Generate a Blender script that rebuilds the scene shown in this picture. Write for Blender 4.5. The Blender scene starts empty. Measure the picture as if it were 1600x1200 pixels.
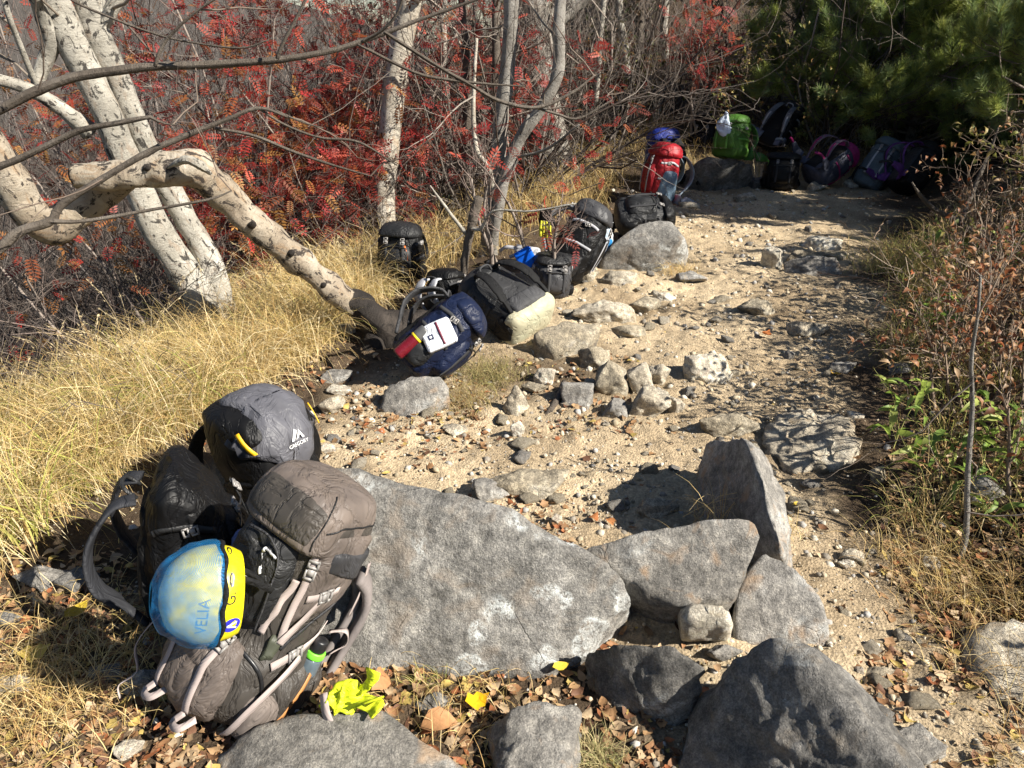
import bpy, bmesh, math, random
import numpy as np
from mathutils import Vector, Matrix
from mathutils.bvhtree import BVHTree
R = math.radians
sc = bpy.context.scene
col = sc.collection
# ------------------------------------------------------------------ camera, sky, sun, exposure
CAMZ, PITCH, FPX = 1.6, R(26.0), 1164.0
cam = bpy.data.cameras.new('camera'); cam_o = bpy.data.objects.new('camera', cam); col.objects.link(cam_o)
cam.sensor_width = 36.0; cam.lens = 36.0 * FPX / 1600.0; cam.clip_start = 0.02; cam.clip_end = 2000.0
cam_o.location = (0, 0, CAMZ); cam_o.rotation_euler = (R(90) - PITCH, 0, 0)
sc.camera = cam_o
SUN_EL = R(37.0); SUN_AZ = np.array([0.905, -0.425]); SUN_AZ /= np.linalg.norm(SUN_AZ)
SUNV = Vector((SUN_AZ[0] * math.cos(SUN_EL), SUN_AZ[1] * math.cos(SUN_EL), math.sin(SUN_EL)))
wd = bpy.data.worlds.new('World'); sc.world = wd; wd.use_nodes = True
wn = wd.node_tree; wn.nodes.clear()
sky = wn.nodes.new('ShaderNodeTexSky'); sky.sky_type = 'NISHITA'; sky.sun_disc = False
sky.sun_elevation = SUN_EL; sky.sun_rotation = math.atan2(SUN_AZ[0], SUN_AZ[1]); sky.altitude = 1200
bgn = wn.nodes.new('ShaderNodeBackground'); bgn.inputs[1].default_value = 0.05
won = wn.nodes.new('ShaderNodeOutputWorld'); wn.links.new(sky.outputs[0], bgn.inputs[0]); wn.links.new(bgn.outputs[0], won.inputs[0])
sl = bpy.data.lights.new('sun', 'SUN'); sl.energy = 5.0; sl.angle = R(0.53); sl.color = (1.0, 0.94, 0.84)
so = bpy.data.objects.new('sun', sl); col.objects.link(so); so.rotation_euler = SUNV.to_track_quat('Z', 'Y').to_euler(); so.location = SUNV * 30
sc.view_settings.view_transform = 'Standard'; sc.view_settings.look = 'None'; sc.view_settings.exposure = 1.15; sc.view_settings.gamma = 1.0
sc.cycles.max_bounces = 4; sc.cycles.diffuse_bounces = 1; sc.cycles.glossy_bounces = 2; sc.cycles.transmission_bounces = 4
sc.cycles.transparent_max_bounces = 8; sc.cycles.use_denoising = True; sc.cycles.use_adaptive_sampling = True; sc.cycles.adaptive_threshold = 0.02; sc.cycles.caustics_reflective = False; sc.cycles.caustics_refractive = False

# ------------------------------------------------------------------ helpers
rng = np.random.default_rng(7)
def ray(px, py):
    x = (px - 800) / FPX; y = (600 - py) / FPX
    c, s = math.cos(PITCH), math.sin(PITCH)
    return np.array([x, c + y * s, -s + y * c])
def at(px, py, z=0.0):
    d = ray(px, py); t = (z - CAMZ) / d[2]
    return np.array([d[0] * t, d[1] * t, z])
def atY(px, py, Y):
    d = ray(px, py); t = Y / d[1]
    return np.array([d[0] * t, Y, CAMZ + d[2] * t])
def scl(p):                       # pixels per metre at point p
    c, s = math.cos(PITCH), math.sin(PITCH)
    return FPX / (p[1] * c - (p[2] - CAMZ) * s)
def _h(i, j, k, seed):
    n = (i * 374761393 + j * 668265263 + k * 1274126177 + seed * 974634777) & 0xFFFFFFFF
    n = ((n ^ (n >> 13)) * 1274126177) & 0xFFFFFFFF
    n = ((n ^ (n >> 16)) * 2246822519) & 0xFFFFFFFF
    return ((n ^ (n >> 15)) & 0xFFFFFF) / float(0xFFFFFF) * 2 - 1
def vn(P, seed=0):
    P = np.asarray(P, float); I = np.floor(P).astype(np.int64); f = P - I; f = f * f * f * (f * (f * 6 - 15) + 10)
    i, j, k = I[..., 0], I[..., 1], I[..., 2]; r = 0
    for a in (0, 1):
        wa = f[..., 0] if a else 1 - f[..., 0]
        for b in (0, 1):
            wb = f[..., 1] if b else 1 - f[..., 1]
            for c in (0, 1):
                wc = f[..., 2] if c else 1 - f[..., 2]
                r = r + wa * wb * wc * _h(i + a, j + b, k + c, seed)
    return r
def fbm(P, oct=4, seed=0, gain=0.5):
    P = np.asarray(P, float); r = 0; a = 1.0
    for o in range(oct):
        r = r + a * vn(P * (2.03 ** o) + 17.3 * o, seed + o); a *= gain
    return r
def fbm2(x, y, oct=4, seed=0, gain=0.5):
    return fbm(np.stack([x, y, np.zeros_like(x)], -1), oct, seed, gain)
def norm(v):
    v = np.asarray(v, float); return v / np.maximum(np.linalg.norm(v, axis=-1, keepdims=True), 1e-9)
FLAT = {'webbing', 'compression_strap', 'lid_strap', 'zip', 'side_zip', 'trim', 'tag', 'buckle', 'pull_tab', 'seam', 'badge', 'logo', 'lettering', 'band', 'orange_tab', 'pink_trim'}
def mesh_data(name, V, F, mat, smooth=True, uv=None, colr=None):
    V = np.asarray(V, np.float32)
    if not isinstance(F, (list, tuple)): F = [F]
    F = [np.asarray(f, np.int32) for f in F if len(f)]
    me = bpy.data.meshes.new(name)
    me.vertices.add(len(V)); me.vertices.foreach_set('co', V.ravel())
    loops = np.concatenate([f.ravel() for f in F]); cnt = np.concatenate([np.full(len(f), f.shape[1], np.int32) for f in F])
    st = np.concatenate([[0], np.cumsum(cnt)[:-1]]).astype(np.int32)
    me.loops.add(len(loops)); me.loops.foreach_set('vertex_index', loops)
    me.polygons.add(len(cnt)); me.polygons.foreach_set('loop_start', st); me.polygons.foreach_set('loop_total', cnt)
    if name in FLAT: smooth = False
    if smooth: me.polygons.foreach_set('use_smooth', np.ones(len(cnt), bool))
    if uv is not None:
        l = me.uv_layers.new(name='UVMap'); l.data.foreach_set('uv', np.asarray(uv, np.float32)[loops].ravel())
    if colr is not None:
        colr = np.asarray(colr, np.float32)
        if colr.shape[1] == 3: colr = np.concatenate([colr, np.ones((len(colr), 1), np.float32)], 1)
        a = me.color_attributes.new('col', 'FLOAT_COLOR', 'POINT'); a.data.foreach_set('color', colr.ravel())
    if mat is not None: me.materials.append(mat)
    me.update(); me.validate()
    return me
def obj(name, data, parent=None, label=None, cat=None, group=None, kind=None):
    o = bpy.data.objects.new(name, data); col.objects.link(o)
    if parent is not None: o.parent = parent
    tag(o, label, cat, group, kind); return o
def tag(o, label=None, cat=None, group=None, kind=None):
    if label: o['label'] = label
    if cat: o['category'] = cat
    if group: o['group'] = group
    if kind: o['kind'] = kind
    return o
def mk(name, VF, mat, parent=None, smooth=True, uv=None, colr=None, **kw):
    return obj(name, mesh_data(name, VF[0], VF[1], mat, smooth, uv, colr), parent, **kw)
def empty(name, loc=(0, 0, 0), **kw):
    o = obj(name, None, **kw); o.location = loc; o.empty_display_size = 0.1; return o
def join(parts):
    Vs, Fs, n = [], [], 0
    for V, F in parts:
        V = np.asarray(V); Vs.append(V)
        for f in (F if isinstance(F, (list, tuple)) else [F]): Fs.append(np.asarray(f) + n)
        n += len(V)
    d = {}
    for f in Fs: d.setdefault(f.shape[1], []).append(f)
    return np.concatenate(Vs), [np.concatenate(x) for x in d.values()]
def crom(pts, n):                 # Catmull-Rom resample to n points
    P = np.asarray(pts, float); m = len(P)
    if m == 2: return P[0] + (P[1] - P[0]) * np.linspace(0, 1, n)[:, None]
    E = np.concatenate([[2 * P[0] - P[1]], P, [2 * P[-1] - P[-2]]])
    seg = np.linalg.norm(np.diff(P[:, :3], axis=0), axis=1); cum = np.concatenate([[0], np.cumsum(np.maximum(seg, 1e-6))])
    s = np.linspace(0, cum[-1], n); i = np.clip(np.searchsorted(cum, s, 'right') - 1, 0, m - 2)
    t = ((s - cum[i]) / (cum[i + 1] - cum[i]))[:, None]
    a, b, c, d = E[i], E[i + 1], E[i + 2], E[i + 3]
    return 0.5 * (2 * b + (c - a) * t + (2 * a - 5 * b + 4 * c - d) * t * t + (3 * b - a - 3 * c + d) * t ** 3)
def frames(P):
    T = norm(np.gradient(P, axis=0)); N = np.zeros_like(P)
    ref = np.array([0, 0, 1.0]) if abs(T[0, 2]) < 0.9 else np.array([1.0, 0, 0])
    n = norm(np.cross(T[0], ref))
    for i in range(len(P)):
        n = norm(n - T[i] * np.dot(n, T[i])); N[i] = n
    return T, N, np.cross(T, N)
def tube(P, rad, sides=8, knob=0.0, seed=0, cap=True, flat=1.0):
    """tube along P, returns V, F(list), UV (metres)"""
    P = np.asarray(P, float); n = len(P); rad = np.broadcast_to(np.asarray(rad, float), (n,))
    T, N, B = frames(P); a = np.linspace(0, 2 * np.pi, sides + 1)
    D = N[:, None] * np.cos(a)[None, :, None] + B[:, None] * np.sin(a)[None, :, None] * flat
    r = rad[:, None] * np.ones(sides + 1)
    V = P[:, None] + D * r[..., None]
    if knob:
        k = fbm(V * (0.5 / max(rad.mean(), 1e-3)), 3, seed); k[:, -1] = k[:, 0]
        V = P[:, None] + D * (r * (1 + knob * k))[..., None]
    L = np.concatenate([[0], np.cumsum(np.linalg.norm(np.diff(P, axis=0), axis=1))])
    uv = np.stack([np.broadcast_to(a / (2 * np.pi) * (2 * np.pi * rad.mean()), (n, sides + 1)), np.broadcast_to(L[:, None], (n, sides + 1))], -1)
    i = np.arange(n - 1)[:, None] * (sides + 1) + np.arange(sides)[None]
    F = np.stack([i, i + 1, i + sides + 2, i + sides + 1], -1).reshape(-1, 4)
    V = V.reshape(-1, 3); uv = uv.reshape(-1, 2); Fs = [F]
    if cap:
        c0 = len(V); V = np.concatenate([V, P[:1] - T[:1] * rad[0] * 0.15, P[-1:] + T[-1:] * rad[-1] * 0.3]); uv = np.concatenate([uv, uv[:1], uv[-1:]])
        k = np.arange(sides); b = (n - 1) * (sides + 1)
        Fs.append(np.concatenate([np.stack([np.full(sides, c0), k + 1, k], -1), np.stack([np.full(sides, c0 + 1), b + k, b + k + 1], -1)]))
    return V, Fs, uv
def tubes(P, Rr, sides=3):        # batch: P (n,k,3), Rr (n,k)
    n, k, _ = P.shape
    T = norm(np.gradient(P, axis=1)); ref = np.where(np.abs(T[:, :1, 2:3]) < 0.85, np.array([[[0, 0, 1.0]]]), np.array([[[1.0, 0, 0]]]))
    N = norm(np.cross(T, np.broadcast_to(ref, T.shape))); B = np.cross(T, N); a = np.arange(sides) * 2 * np.pi / sides
    V = P[:, :, None] + (N[:, :, None] * np.cos(a)[:, None] + B[:, :, None] * np.sin(a)[:, None]) * Rr[:, :, None, None]
    base = (np.arange(n) * k * sides)[:, None, None] + (np.arange(k - 1) * sides)[None, :, None]
    s = np.arange(sides)[None, None]; s2 = (s + 1) % sides
    F = np.stack([base + s, base + s2, base + sides + s2, base + sides + s], -1).reshape(-1, 4)
    return V.reshape(-1, 3), F
def scatter(tV, tF, M, T):        # template instanced n times into one mesh
    tV = np.asarray(tV); n, m = len(T), len(tV)
    V = np.einsum('nij,mj->nmi', M, tV) + np.asarray(T)[:, None]
    out = []
    for f in (tF if isinstance(tF, (list, tuple)) else [tF]):
        f = np.asarray(f); out.append((f[None] + (np.arange(n) * m)[:, None, None]).reshape(-1, f.shape[1]))
    return V.reshape(-1, 3), out
def rotm(fwd, up):                # columns x=fwd, y=side, z=up-ish
    f = norm(fwd); s = norm(np.cross(np.broadcast_to(up, f.shape), f)); u = np.cross(f, s)
    return np.stack([f, s, u], -1)
def rand_dirs(n, r=rng):
    return norm(r.normal(size=(n, 3)))
def grow(P0, D, L, Rd, levels, nch, r, k=6, wig=0.25, up=0.15, ang=0.7, lr=0.6, rr=0.5, tmin=0.25):
    """levels of branches; each level returns (P[n,k,3], R[n,k])"""
    out = []; P0, D, L, Rd = np.asarray(P0, float), norm(D), np.asarray(L, float), np.asarray(Rd, float)
    for lv in range(levels):
        n = len(P0); P = np.zeros((n, k, 3)); P[:, 0] = P0; d = D.copy()
        for j in range(1, k):
            d = norm(d + r.normal(size=(n, 3)) * wig + np.array([0, 0, up]) * (0.5 if lv else 0.3)); P[:, j] = P[:, j - 1] + d * (L / (k - 1))[:, None]
        RR = Rd[:, None] * np.linspace(1, 0.45 if lv < levels - 1 else 0.25, k)[None]
        out.append((P, RR))
        if lv == levels - 1: break
        c = nch[lv]; t = r.uniform(tmin, 1.0, (n, c)) * (k - 1); t[:, 0] = k - 1; i = np.minimum(t.astype(int), k - 2); f = (t - i)[..., None]
        idx = np.arange(n)[:, None]
        S = P[idx, i] * (1 - f) + P[idx, i + 1] * f; Td = norm(P[idx, i + 1] - P[idx, i])
        Dn = norm(Td + rand_dirs(n * c, r).reshape(n, c, 3) * ang)
        rad = (RR[idx, i] * rr); LL = np.broadcast_to((L * lr)[:, None], (n, c)) * r.uniform(0.6, 1.2, (n, c))
        P0, D, L, Rd = S.reshape(-1, 3), Dn.reshape(-1, 3), LL.ravel(), rad.ravel()
    return out
# ------------------------------------------------------------------ materials
def newmat(name):
    m = bpy.data.materials.new(name); m.use_nodes = True; nt = m.node_tree
    return m, nt, nt.nodes['Principled BSDF']
def nd(nt, typ, ins=None, **props):
    n = nt.nodes.new(typ)
    for k, v in props.items(): setattr(n, k, v)
    for k, v in (ins or {}).items():
        if isinstance(v, bpy.types.NodeSocket): nt.links.new(v, n.inputs[k])
        else: n.inputs[k].default_value = v
    return n
def c4(c): return (c[0], c[1], c[2], 1.0)
def noise_n(nt, vec, scale, detail=4, rough=0.55, dist=0.0):
    return nd(nt, 'ShaderNodeTexNoise', {'Vector': vec, 'Scale': scale, 'Detail': detail, 'Roughness': rough, 'Distortion': dist}).outputs['Fac']
def ramp(nt, fac, stops):
    n = nd(nt, 'ShaderNodeValToRGB', {0: fac}); e = n.color_ramp.elements
    while len(e) < len(stops): e.new(0.5)
    for el, (p, c) in zip(e, stops): el.position = p; el.color = c4(c) if len(c) == 3 else c
    return n.outputs[0]
def mix(nt, fac, a, b, mode='MIX'):
    n = nd(nt, 'ShaderNodeMix', data_type='RGBA', blend_type=mode)
    for k, v in ((0, fac), (6, a), (7, b)):
        if isinstance(v, bpy.types.NodeSocket): nt.links.new(v, n.inputs[k])
        else: n.inputs[k].default_value = c4(v) if k else v
    return n.outputs[2]
def bump(nt, b, h, strength=0.5, dist=0.01, prev=None):
    n = nd(nt, 'ShaderNodeBump', {'Height': h, 'Strength': strength, 'Distance': dist})
    if prev is not None: nt.links.new(prev, n.inputs['Normal'])
    nt.links.new(n.outputs[0], b.inputs['Normal']); return n.outputs[0]
def coords(nt, which='Object'): return nd(nt, 'ShaderNodeTexCoord').outputs[which]
def mapping(nt, vec, s): return nd(nt, 'ShaderNodeMapping', {'Vector': vec, 'Scale': s}).outputs[0]

def rock_mat(name, dark, mid, light, lichen=0.0, stain=None, speck=0.5, bs=0.6):
    m, nt, b = newmat(name); v = coords(nt)
    big = noise_n(nt, v, 7, 4, 0.65)
    c = ramp(nt, big, [(0.3, dark), (0.5, mid), (0.72, light)])
    c = mix(nt, 0.55, c, ramp(nt, noise_n(nt, v, 34, 3, 0.75), [(0.33, (0.14, 0.14, 0.14)), (0.5, (0.5, 0.5, 0.5)), (0.66, (0.88, 0.87, 0.84))]), 'OVERLAY')
    fine = noise_n(nt, v, 210, 1, 0.7)
    c = mix(nt, speck, c, ramp(nt, fine, [(0.38, (0.08, 0.08, 0.08)), (0.5, (0.5, 0.5, 0.5)), (0.62, (1.0, 0.98, 0.95))]), 'OVERLAY')
    rnd = nd(nt, 'ShaderNodeObjectInfo').outputs['Random']
    c = mix(nt, 0.5, c, ramp(nt, rnd, [(0.0, (0.4, 0.39, 0.37)), (0.5, (0.5, 0.49, 0.47)), (1.0, (0.6, 0.6, 0.6))]), 'OVERLAY')
    wv = mix(nt, 0.05, v, nd(nt, 'ShaderNodeTexNoise', {'Vector': v, 'Scale': 9.0, 'Detail': 4.0}).outputs['Color'])
    ck = nd(nt, 'ShaderNodeTexVoronoi', {'Vector': wv, 'Scale': 3.6, 'Randomness': 1.0}, feature='DISTANCE_TO_EDGE').outputs['Distance']
    ckm = nd(nt, 'ShaderNodeMath', {0: ramp(nt, ck, [(0.0, (1, 1, 1)), (0.007, (0, 0, 0))]), 1: ramp(nt, noise_n(nt, v, 5, 3), [(0.52, (0, 0, 0)), (0.66, (0.6, 0.6, 0.6))])}, operation='MULTIPLY').outputs[0]
    c = mix(nt, ckm, c, (0.03, 0.028, 0.025))
    if stain:
        c = mix(nt, ramp(nt, noise_n(nt, v, 9, 3, 0.6, 0.6), [(0.56, (0, 0, 0)), (0.68, (0.55, 0.55, 0.55))]), c, stain)
    if lichen:
        vo = nd(nt, 'ShaderNodeTexVoronoi', {'Vector': mix(nt, 0.08, v, nd(nt, 'ShaderNodeTexNoise', {'Vector': v, 'Scale': 14.0}).outputs['Color']), 'Scale': 7.5, 'Randomness': 1.0})
        rings = ramp(nt, vo.outputs['Distance'], [(0.0, (0.35, 0.35, 0.35)), (0.3, (0.5, 0.5, 0.5)), (0.42, (1, 1, 1)), (0.5, (0, 0, 0))])
        pm = ramp(nt, noise_n(nt, v, 3.2, 3, 0.6), [(0.5, (0, 0, 0)), (0.57, (1, 1, 1))])
        br = ramp(nt, noise_n(nt, v, 75, 5, 0.8), [(0.44, (0.0, 0.0, 0.0)), (0.52, (1, 1, 1))])
        f = nd(nt, 'ShaderNodeMath', {0: rings, 1: pm}, operation='MULTIPLY').outputs[0]
        f = nd(nt, 'ShaderNodeMath', {0: f, 1: br}, operation='MULTIPLY').outputs[0]
        f = nd(nt, 'ShaderNodeMath', {0: f, 1: lichen}, operation='MULTIPLY').outputs[0]
        c = mix(nt, f, c, (0.62, 0.64, 0.62))
    nt.links.new(c, b.inputs['Base Color']); b.inputs['Roughness'].default_value = 0.85; b.inputs['Specular IOR Level'].default_value = 0.3
    hh = nd(nt, 'ShaderNodeMath', {0: noise_n(nt, v, 30, 6, 0.78), 1: nd(nt, 'ShaderNodeMath', {0: ckm, 1: -0.3}, operation='MULTIPLY').outputs[0]}, operation='ADD').outputs[0]
    bump(nt, b, hh, bs * 1.4, 0.026)
    return m
M = {}
M['granite'] = rock_mat('granite', (0.13, 0.125, 0.117), (0.23, 0.222, 0.207), (0.34, 0.328, 0.308), 0.95, (0.27, 0.22, 0.17), 0.24)
M['granite2'] = rock_mat('granite_plain', (0.15, 0.142, 0.13), (0.245, 0.232, 0.212), (0.36, 0.345, 0.318), 0.35, (0.42, 0.27, 0.15), 0.22)
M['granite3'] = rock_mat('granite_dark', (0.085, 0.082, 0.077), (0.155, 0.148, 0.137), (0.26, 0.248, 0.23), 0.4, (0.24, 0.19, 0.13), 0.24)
M['pale'] = rock_mat('pale_stone', (0.24, 0.21, 0.165), (0.42, 0.37, 0.29), (0.58, 0.54, 0.45), 0.15, (0.36, 0.26, 0.15), 0.3)
M['cream'] = rock_mat('cream_stone', (0.38, 0.34, 0.27), (0.58, 0.53, 0.44), (0.74, 0.7, 0.6), 0.1, (0.42, 0.33, 0.2), 0.25)
M['tan'] = rock_mat('tan_stone', (0.2, 0.172, 0.128), (0.34, 0.295, 0.22), (0.48, 0.43, 0.335), 0.2, (0.16, 0.145, 0.13), 0.3)

def attr_mat(name, rough=0.7, var=0.25, scale=40, trans=0.0, spec=0.3, bs=0.0, bscale=80):
    m, nt, b = newmat(name); a = nd(nt, 'ShaderNodeAttribute', attribute_name='col').outputs['Color']; v = coords(nt)
    n = noise_n(nt, v, scale, 3); c = mix(nt, var, a, ramp(nt, n, [(0.3, (0.3, 0.3, 0.3)), (0.7, (0.75, 0.75, 0.75))]), 'OVERLAY')
    nt.links.new(c, b.inputs['Base Color']); b.inputs['Roughness'].default_value = rough; b.inputs['Specular IOR Level'].default_value = spec
    if bs: bump(nt, b, noise_n(nt, v, bscale, 4), bs, 0.004)
    if trans:
        t = nd(nt, 'ShaderNodeBsdfTranslucent', {'Color': c}); ms = nd(nt, 'ShaderNodeMixShader', {0: trans, 1: b.outputs[0], 2: t.outputs[0]})
        nt.links.new(ms.outputs[0], nt.nodes['Material Output'].inputs[0])
    return m
M['leaf'] = attr_mat('leaf_tissue', 0.5, 0.3, 60, 0.35)
M['grass'] = attr_mat('grass_blade', 0.6, 0.1, 20, 0.3)
M['needle'] = attr_mat('pine_needle', 0.45, 0.1, 30, 0.4, 0.4)
M['litter'] = attr_mat('dry_leaf', 0.65, 0.35, 90, 0.15, 0.3, 0.4, 150)
M['gravel'] = attr_mat('gravel_stone', 0.85, 0.5, 120, 0, 0.25, 0.5, 120)
M['twig'] = attr_mat('twig_bark', 0.8, 0.35, 70, 0, 0.25, 0.4, 90)

def bark(name, cols, marks, mark_col, peel=None, sc_=1.0):
    m, nt, b = newmat(name); uv = coords(nt, 'UV'); v = coords(nt)
    c = ramp(nt, noise_n(nt, mapping(nt, v, (5, 5, 5)), 1, 6, 0.65, 0.5), [(0.3, cols[0]), (0.5, cols[1]), (0.7, cols[2])])
    if peel: c = mix(nt, ramp(nt, noise_n(nt, mapping(nt, uv, (14, 5, 1)), 1, 4, 0.6, 1.2), [(0.54, (0, 0, 0)), (0.62, (0.8, 0.8, 0.8))]), c, peel)
    ln = noise_n(nt, mapping(nt, uv, (16 * sc_, 70 * sc_, 1)), 1, 5, 0.75, 0.6)
    c = mix(nt, ramp(nt, ln, [(0.56, (0, 0, 0)), (0.66, (0.5, 0.5, 0.5))]), c, mark_col)
    sp = noise_n(nt, mapping(nt, uv, (20 * sc_, 13 * sc_, 1)), 1, 5, 0.72, 0.8)
    c = mix(nt, ramp(nt, sp, [(marks - .05, (0, 0, 0)), (marks - .01, (0.95, 0.95, 0.95))]), c, mark_col)
    nt.links.new(c, b.inputs['Base Color']); b.inputs['Roughness'].default_value = 0.75; b.inputs['Specular IOR Level'].default_value = 0.25
    bump(nt, b, noise_n(nt, mapping(nt, uv, (22, 40, 1)), 1, 6, 0.8), 1.0, 0.02)
    return m
M['birch'] = bark('birch_bark', [(0.33, 0.29, 0.23), (0.5, 0.45, 0.37), (0.66, 0.62, 0.55)], 0.62, (0.05, 0.042, 0.035), (0.44, 0.34, 0.24))
M['birch_grey'] = bark('grey_birch_bark', [(0.26, 0.24, 0.2), (0.42, 0.39, 0.33), (0.58, 0.55, 0.48)], 0.6, (0.045, 0.04, 0.035), (0.32, 0.26, 0.2))
M['birch_tan'] = bark('tan_birch_bark', [(0.24, 0.19, 0.14), (0.38, 0.315, 0.235), (0.54, 0.48, 0.39)], 0.585, (0.04, 0.032, 0.028), (0.34, 0.24, 0.15))
M['rowan_bark'] = bark('rowan_bark', [(0.075, 0.06, 0.047), (0.125, 0.103, 0.082), (0.2, 0.172, 0.142)], 0.64, (0.05, 0.042, 0.035))
M['grey_stem'] = bark('grey_stem_bark', [(0.16, 0.145, 0.125), (0.27, 0.25, 0.22), (0.42, 0.395, 0.355)], 0.63, (0.06, 0.05, 0.042))
M['old_bark'] = bark('old_bark', [(0.13, 0.115, 0.098), (0.26, 0.235, 0.2), (0.48, 0.45, 0.4)], 0.58, (0.035, 0.03, 0.026), (0.5, 0.47, 0.4), 0.6)
M['dark_bark'] = bark('knot_and_shade_bark', [(0.02, 0.017, 0.015), (0.04, 0.033, 0.028), (0.085, 0.07, 0.058)], 0.62, (0.02, 0.017, 0.015))  # shade on the bent birch base is put into this dark colour

def fabric(name, c, rough=0.5, var=0.25, weave=900.0, ws=0.25, dust=None, sheen=0.0, spec=0.3, fold=11.0, cs=0.34):
    m, nt, b = newmat(name); v = coords(nt)
    k = ramp(nt, noise_n(nt, v, 9, 3, 0.6), [(0.3, tuple(x * (1 - var) for x in c)), (0.7, tuple(min(1, x * (1 + var)) for x in c))])
    if dust: k = mix(nt, ramp(nt, noise_n(nt, v, 5, 6, 0.7), [(0.5, (0, 0, 0)), (0.75, (0.5, 0.5, 0.5))]), k, dust)
    nt.links.new(k, b.inputs['Base Color']); b.inputs['Roughness'].default_value = rough; b.inputs['Specular IOR Level'].default_value = spec
    if sheen: b.inputs['Sheen Weight'].default_value = sheen
    w1 = nd(nt, 'ShaderNodeTexWave', {'Vector': v, 'Scale': weave / 12, 'Distortion': 0.4}, bands_direction='DIAGONAL').outputs['Fac']
    wv = mix(nt, 0.16, v, nd(nt, 'ShaderNodeTexNoise', {'Vector': v, 'Scale': 7.0, 'Detail': 2.0}).outputs['Color'])
    cr = nd(nt, 'ShaderNodeTexVoronoi', {'Vector': mapping(nt, wv, (1, 1, 0.7)), 'Scale': fold, 'Randomness': 1.0}, feature='DISTANCE_TO_EDGE').outputs['Distance']
    p = bump(nt, b, cr, cs * .6, 0.03)
    ab = nd(nt, 'ShaderNodeMath', {0: nd(nt, 'ShaderNodeMath', {0: noise_n(nt, mapping(nt, v, (1, 1, .65)), 10, 4, .6, .9), 1: .5}, operation='SUBTRACT').outputs[0]}, operation='ABSOLUTE').outputs[0]
    p = bump(nt, b, nd(nt, 'ShaderNodeMath', {0: ab, 1: .07}, operation='MINIMUM').outputs[0], min(1.0, cs * 2.4), 0.05, p)
    bump(nt, b, w1, ws, 0.0006, p)
    return m
def plastic(name, c, rough=0.35, spec=0.5):
    m, nt, b = newmat(name); v = coords(nt)
    k = ramp(nt, noise_n(nt, v, 40, 4), [(0.3, tuple(x * 0.8 for x in c)), (0.7, tuple(min(1, x * 1.12) for x in c))])
    nt.links.new(k, b.inputs['Base Color']); b.inputs['Specular IOR Level'].default_value = spec
    nt.links.new(ramp(nt, noise_n(nt, v, 90, 3), [(0.3, (rough * 0.7,) * 3), (0.7, (min(1, rough * 1.4),) * 3)]), b.inputs['Roughness'])
    return m
FAB = {}
def fab(key, c, **kw):
    if key not in FAB: FAB[key] = fabric('fabric_' + key, c, **kw)
    return FAB[key]
black = fab('black', (0.0045, 0.0045, 0.005), spec=0.22)
blackpad = fab('black_mesh', (0.006, 0.006, 0.0063), rough=0.8, ws=0.6, weave=500)
charcoal = fab('charcoal', (0.017, 0.0173, 0.018))
graphite = fab('graphite', (0.04, 0.04, 0.043))
greyf = fab('grey_ripstop', (0.088, 0.088, 0.1), weave=600, ws=0.35, cs=0.26)
taupe = fab('taupe', (0.125, 0.103, 0.09), dust=(0.19, 0.145, 0.11))
taupe_dark = fab('dark_taupe', (0.052, 0.046, 0.04), dust=(0.09, 0.075, 0.06))  # darker fabric; on the lid front it also carries shade in its colour
mauve = fab('mauve_webbing', (0.4, 0.335, 0.31), weave=700, ws=0.5, rough=0.75, cs=0.02)
padgrey = fab('grey_padding', (0.18, 0.158, 0.15), cs=0.06, rough=0.8, weave=400, ws=0.6)
webgrey = fab('grey_webbing', (0.035, 0.035, 0.037), rough=0.75, cs=0.02)
navy = fab('navy', (0.006, 0.011, 0.034))
royal = fab('royal_blue', (0.008, 0.02, 0.17))
redf = fab('red', (0.27, 0.01, 0.016))
steel = fab('steel_blue', (0.13, 0.19, 0.25))
palegrey = fab('pale_grey', (0.36, 0.36, 0.38), rough=0.75, cs=0.05)
greenf = fab('green', (0.05, 0.13, 0.015))
maroon = fab('magenta', (0.28, 0.015, 0.11))
purple = fab('purple', (0.1, 0.03, 0.16))
slate = fab('slate_teal', (0.075, 0.1, 0.115))
bluegrey = fab('blue_grey', (0.05, 0.055, 0.08))
beige = fab('beige_green', (0.4, 0.375, 0.26), dust=(0.36, 0.42, 0.29), var=0.12)
olive = fab('olive', (0.06, 0.065, 0.045))
neon = fab('neon_yellow', (0.72, 0.82, 0.03), var=0.1)
whitef = fab('white_cloth', (0.7, 0.72, 0.76), var=0.08)
cobalt = plastic('cobalt_pouch', (0.0, 0.1, 0.62), 0.75, 0.2)
yellowp = plastic('yellow_helmet_shell', (0.78, 0.66, 0.01), 0.3)
buckle_m = plastic('grey_buckle_plastic', (0.28, 0.265, 0.25), 0.4)
blackp = plastic('black_plastic', (0.015, 0.015, 0.016), 0.35)
whitep = plastic('white_print', (0.78, 0.78, 0.78), 0.6)
redp = plastic('red_plastic', (0.6, 0.02, 0.02), 0.35)
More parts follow.
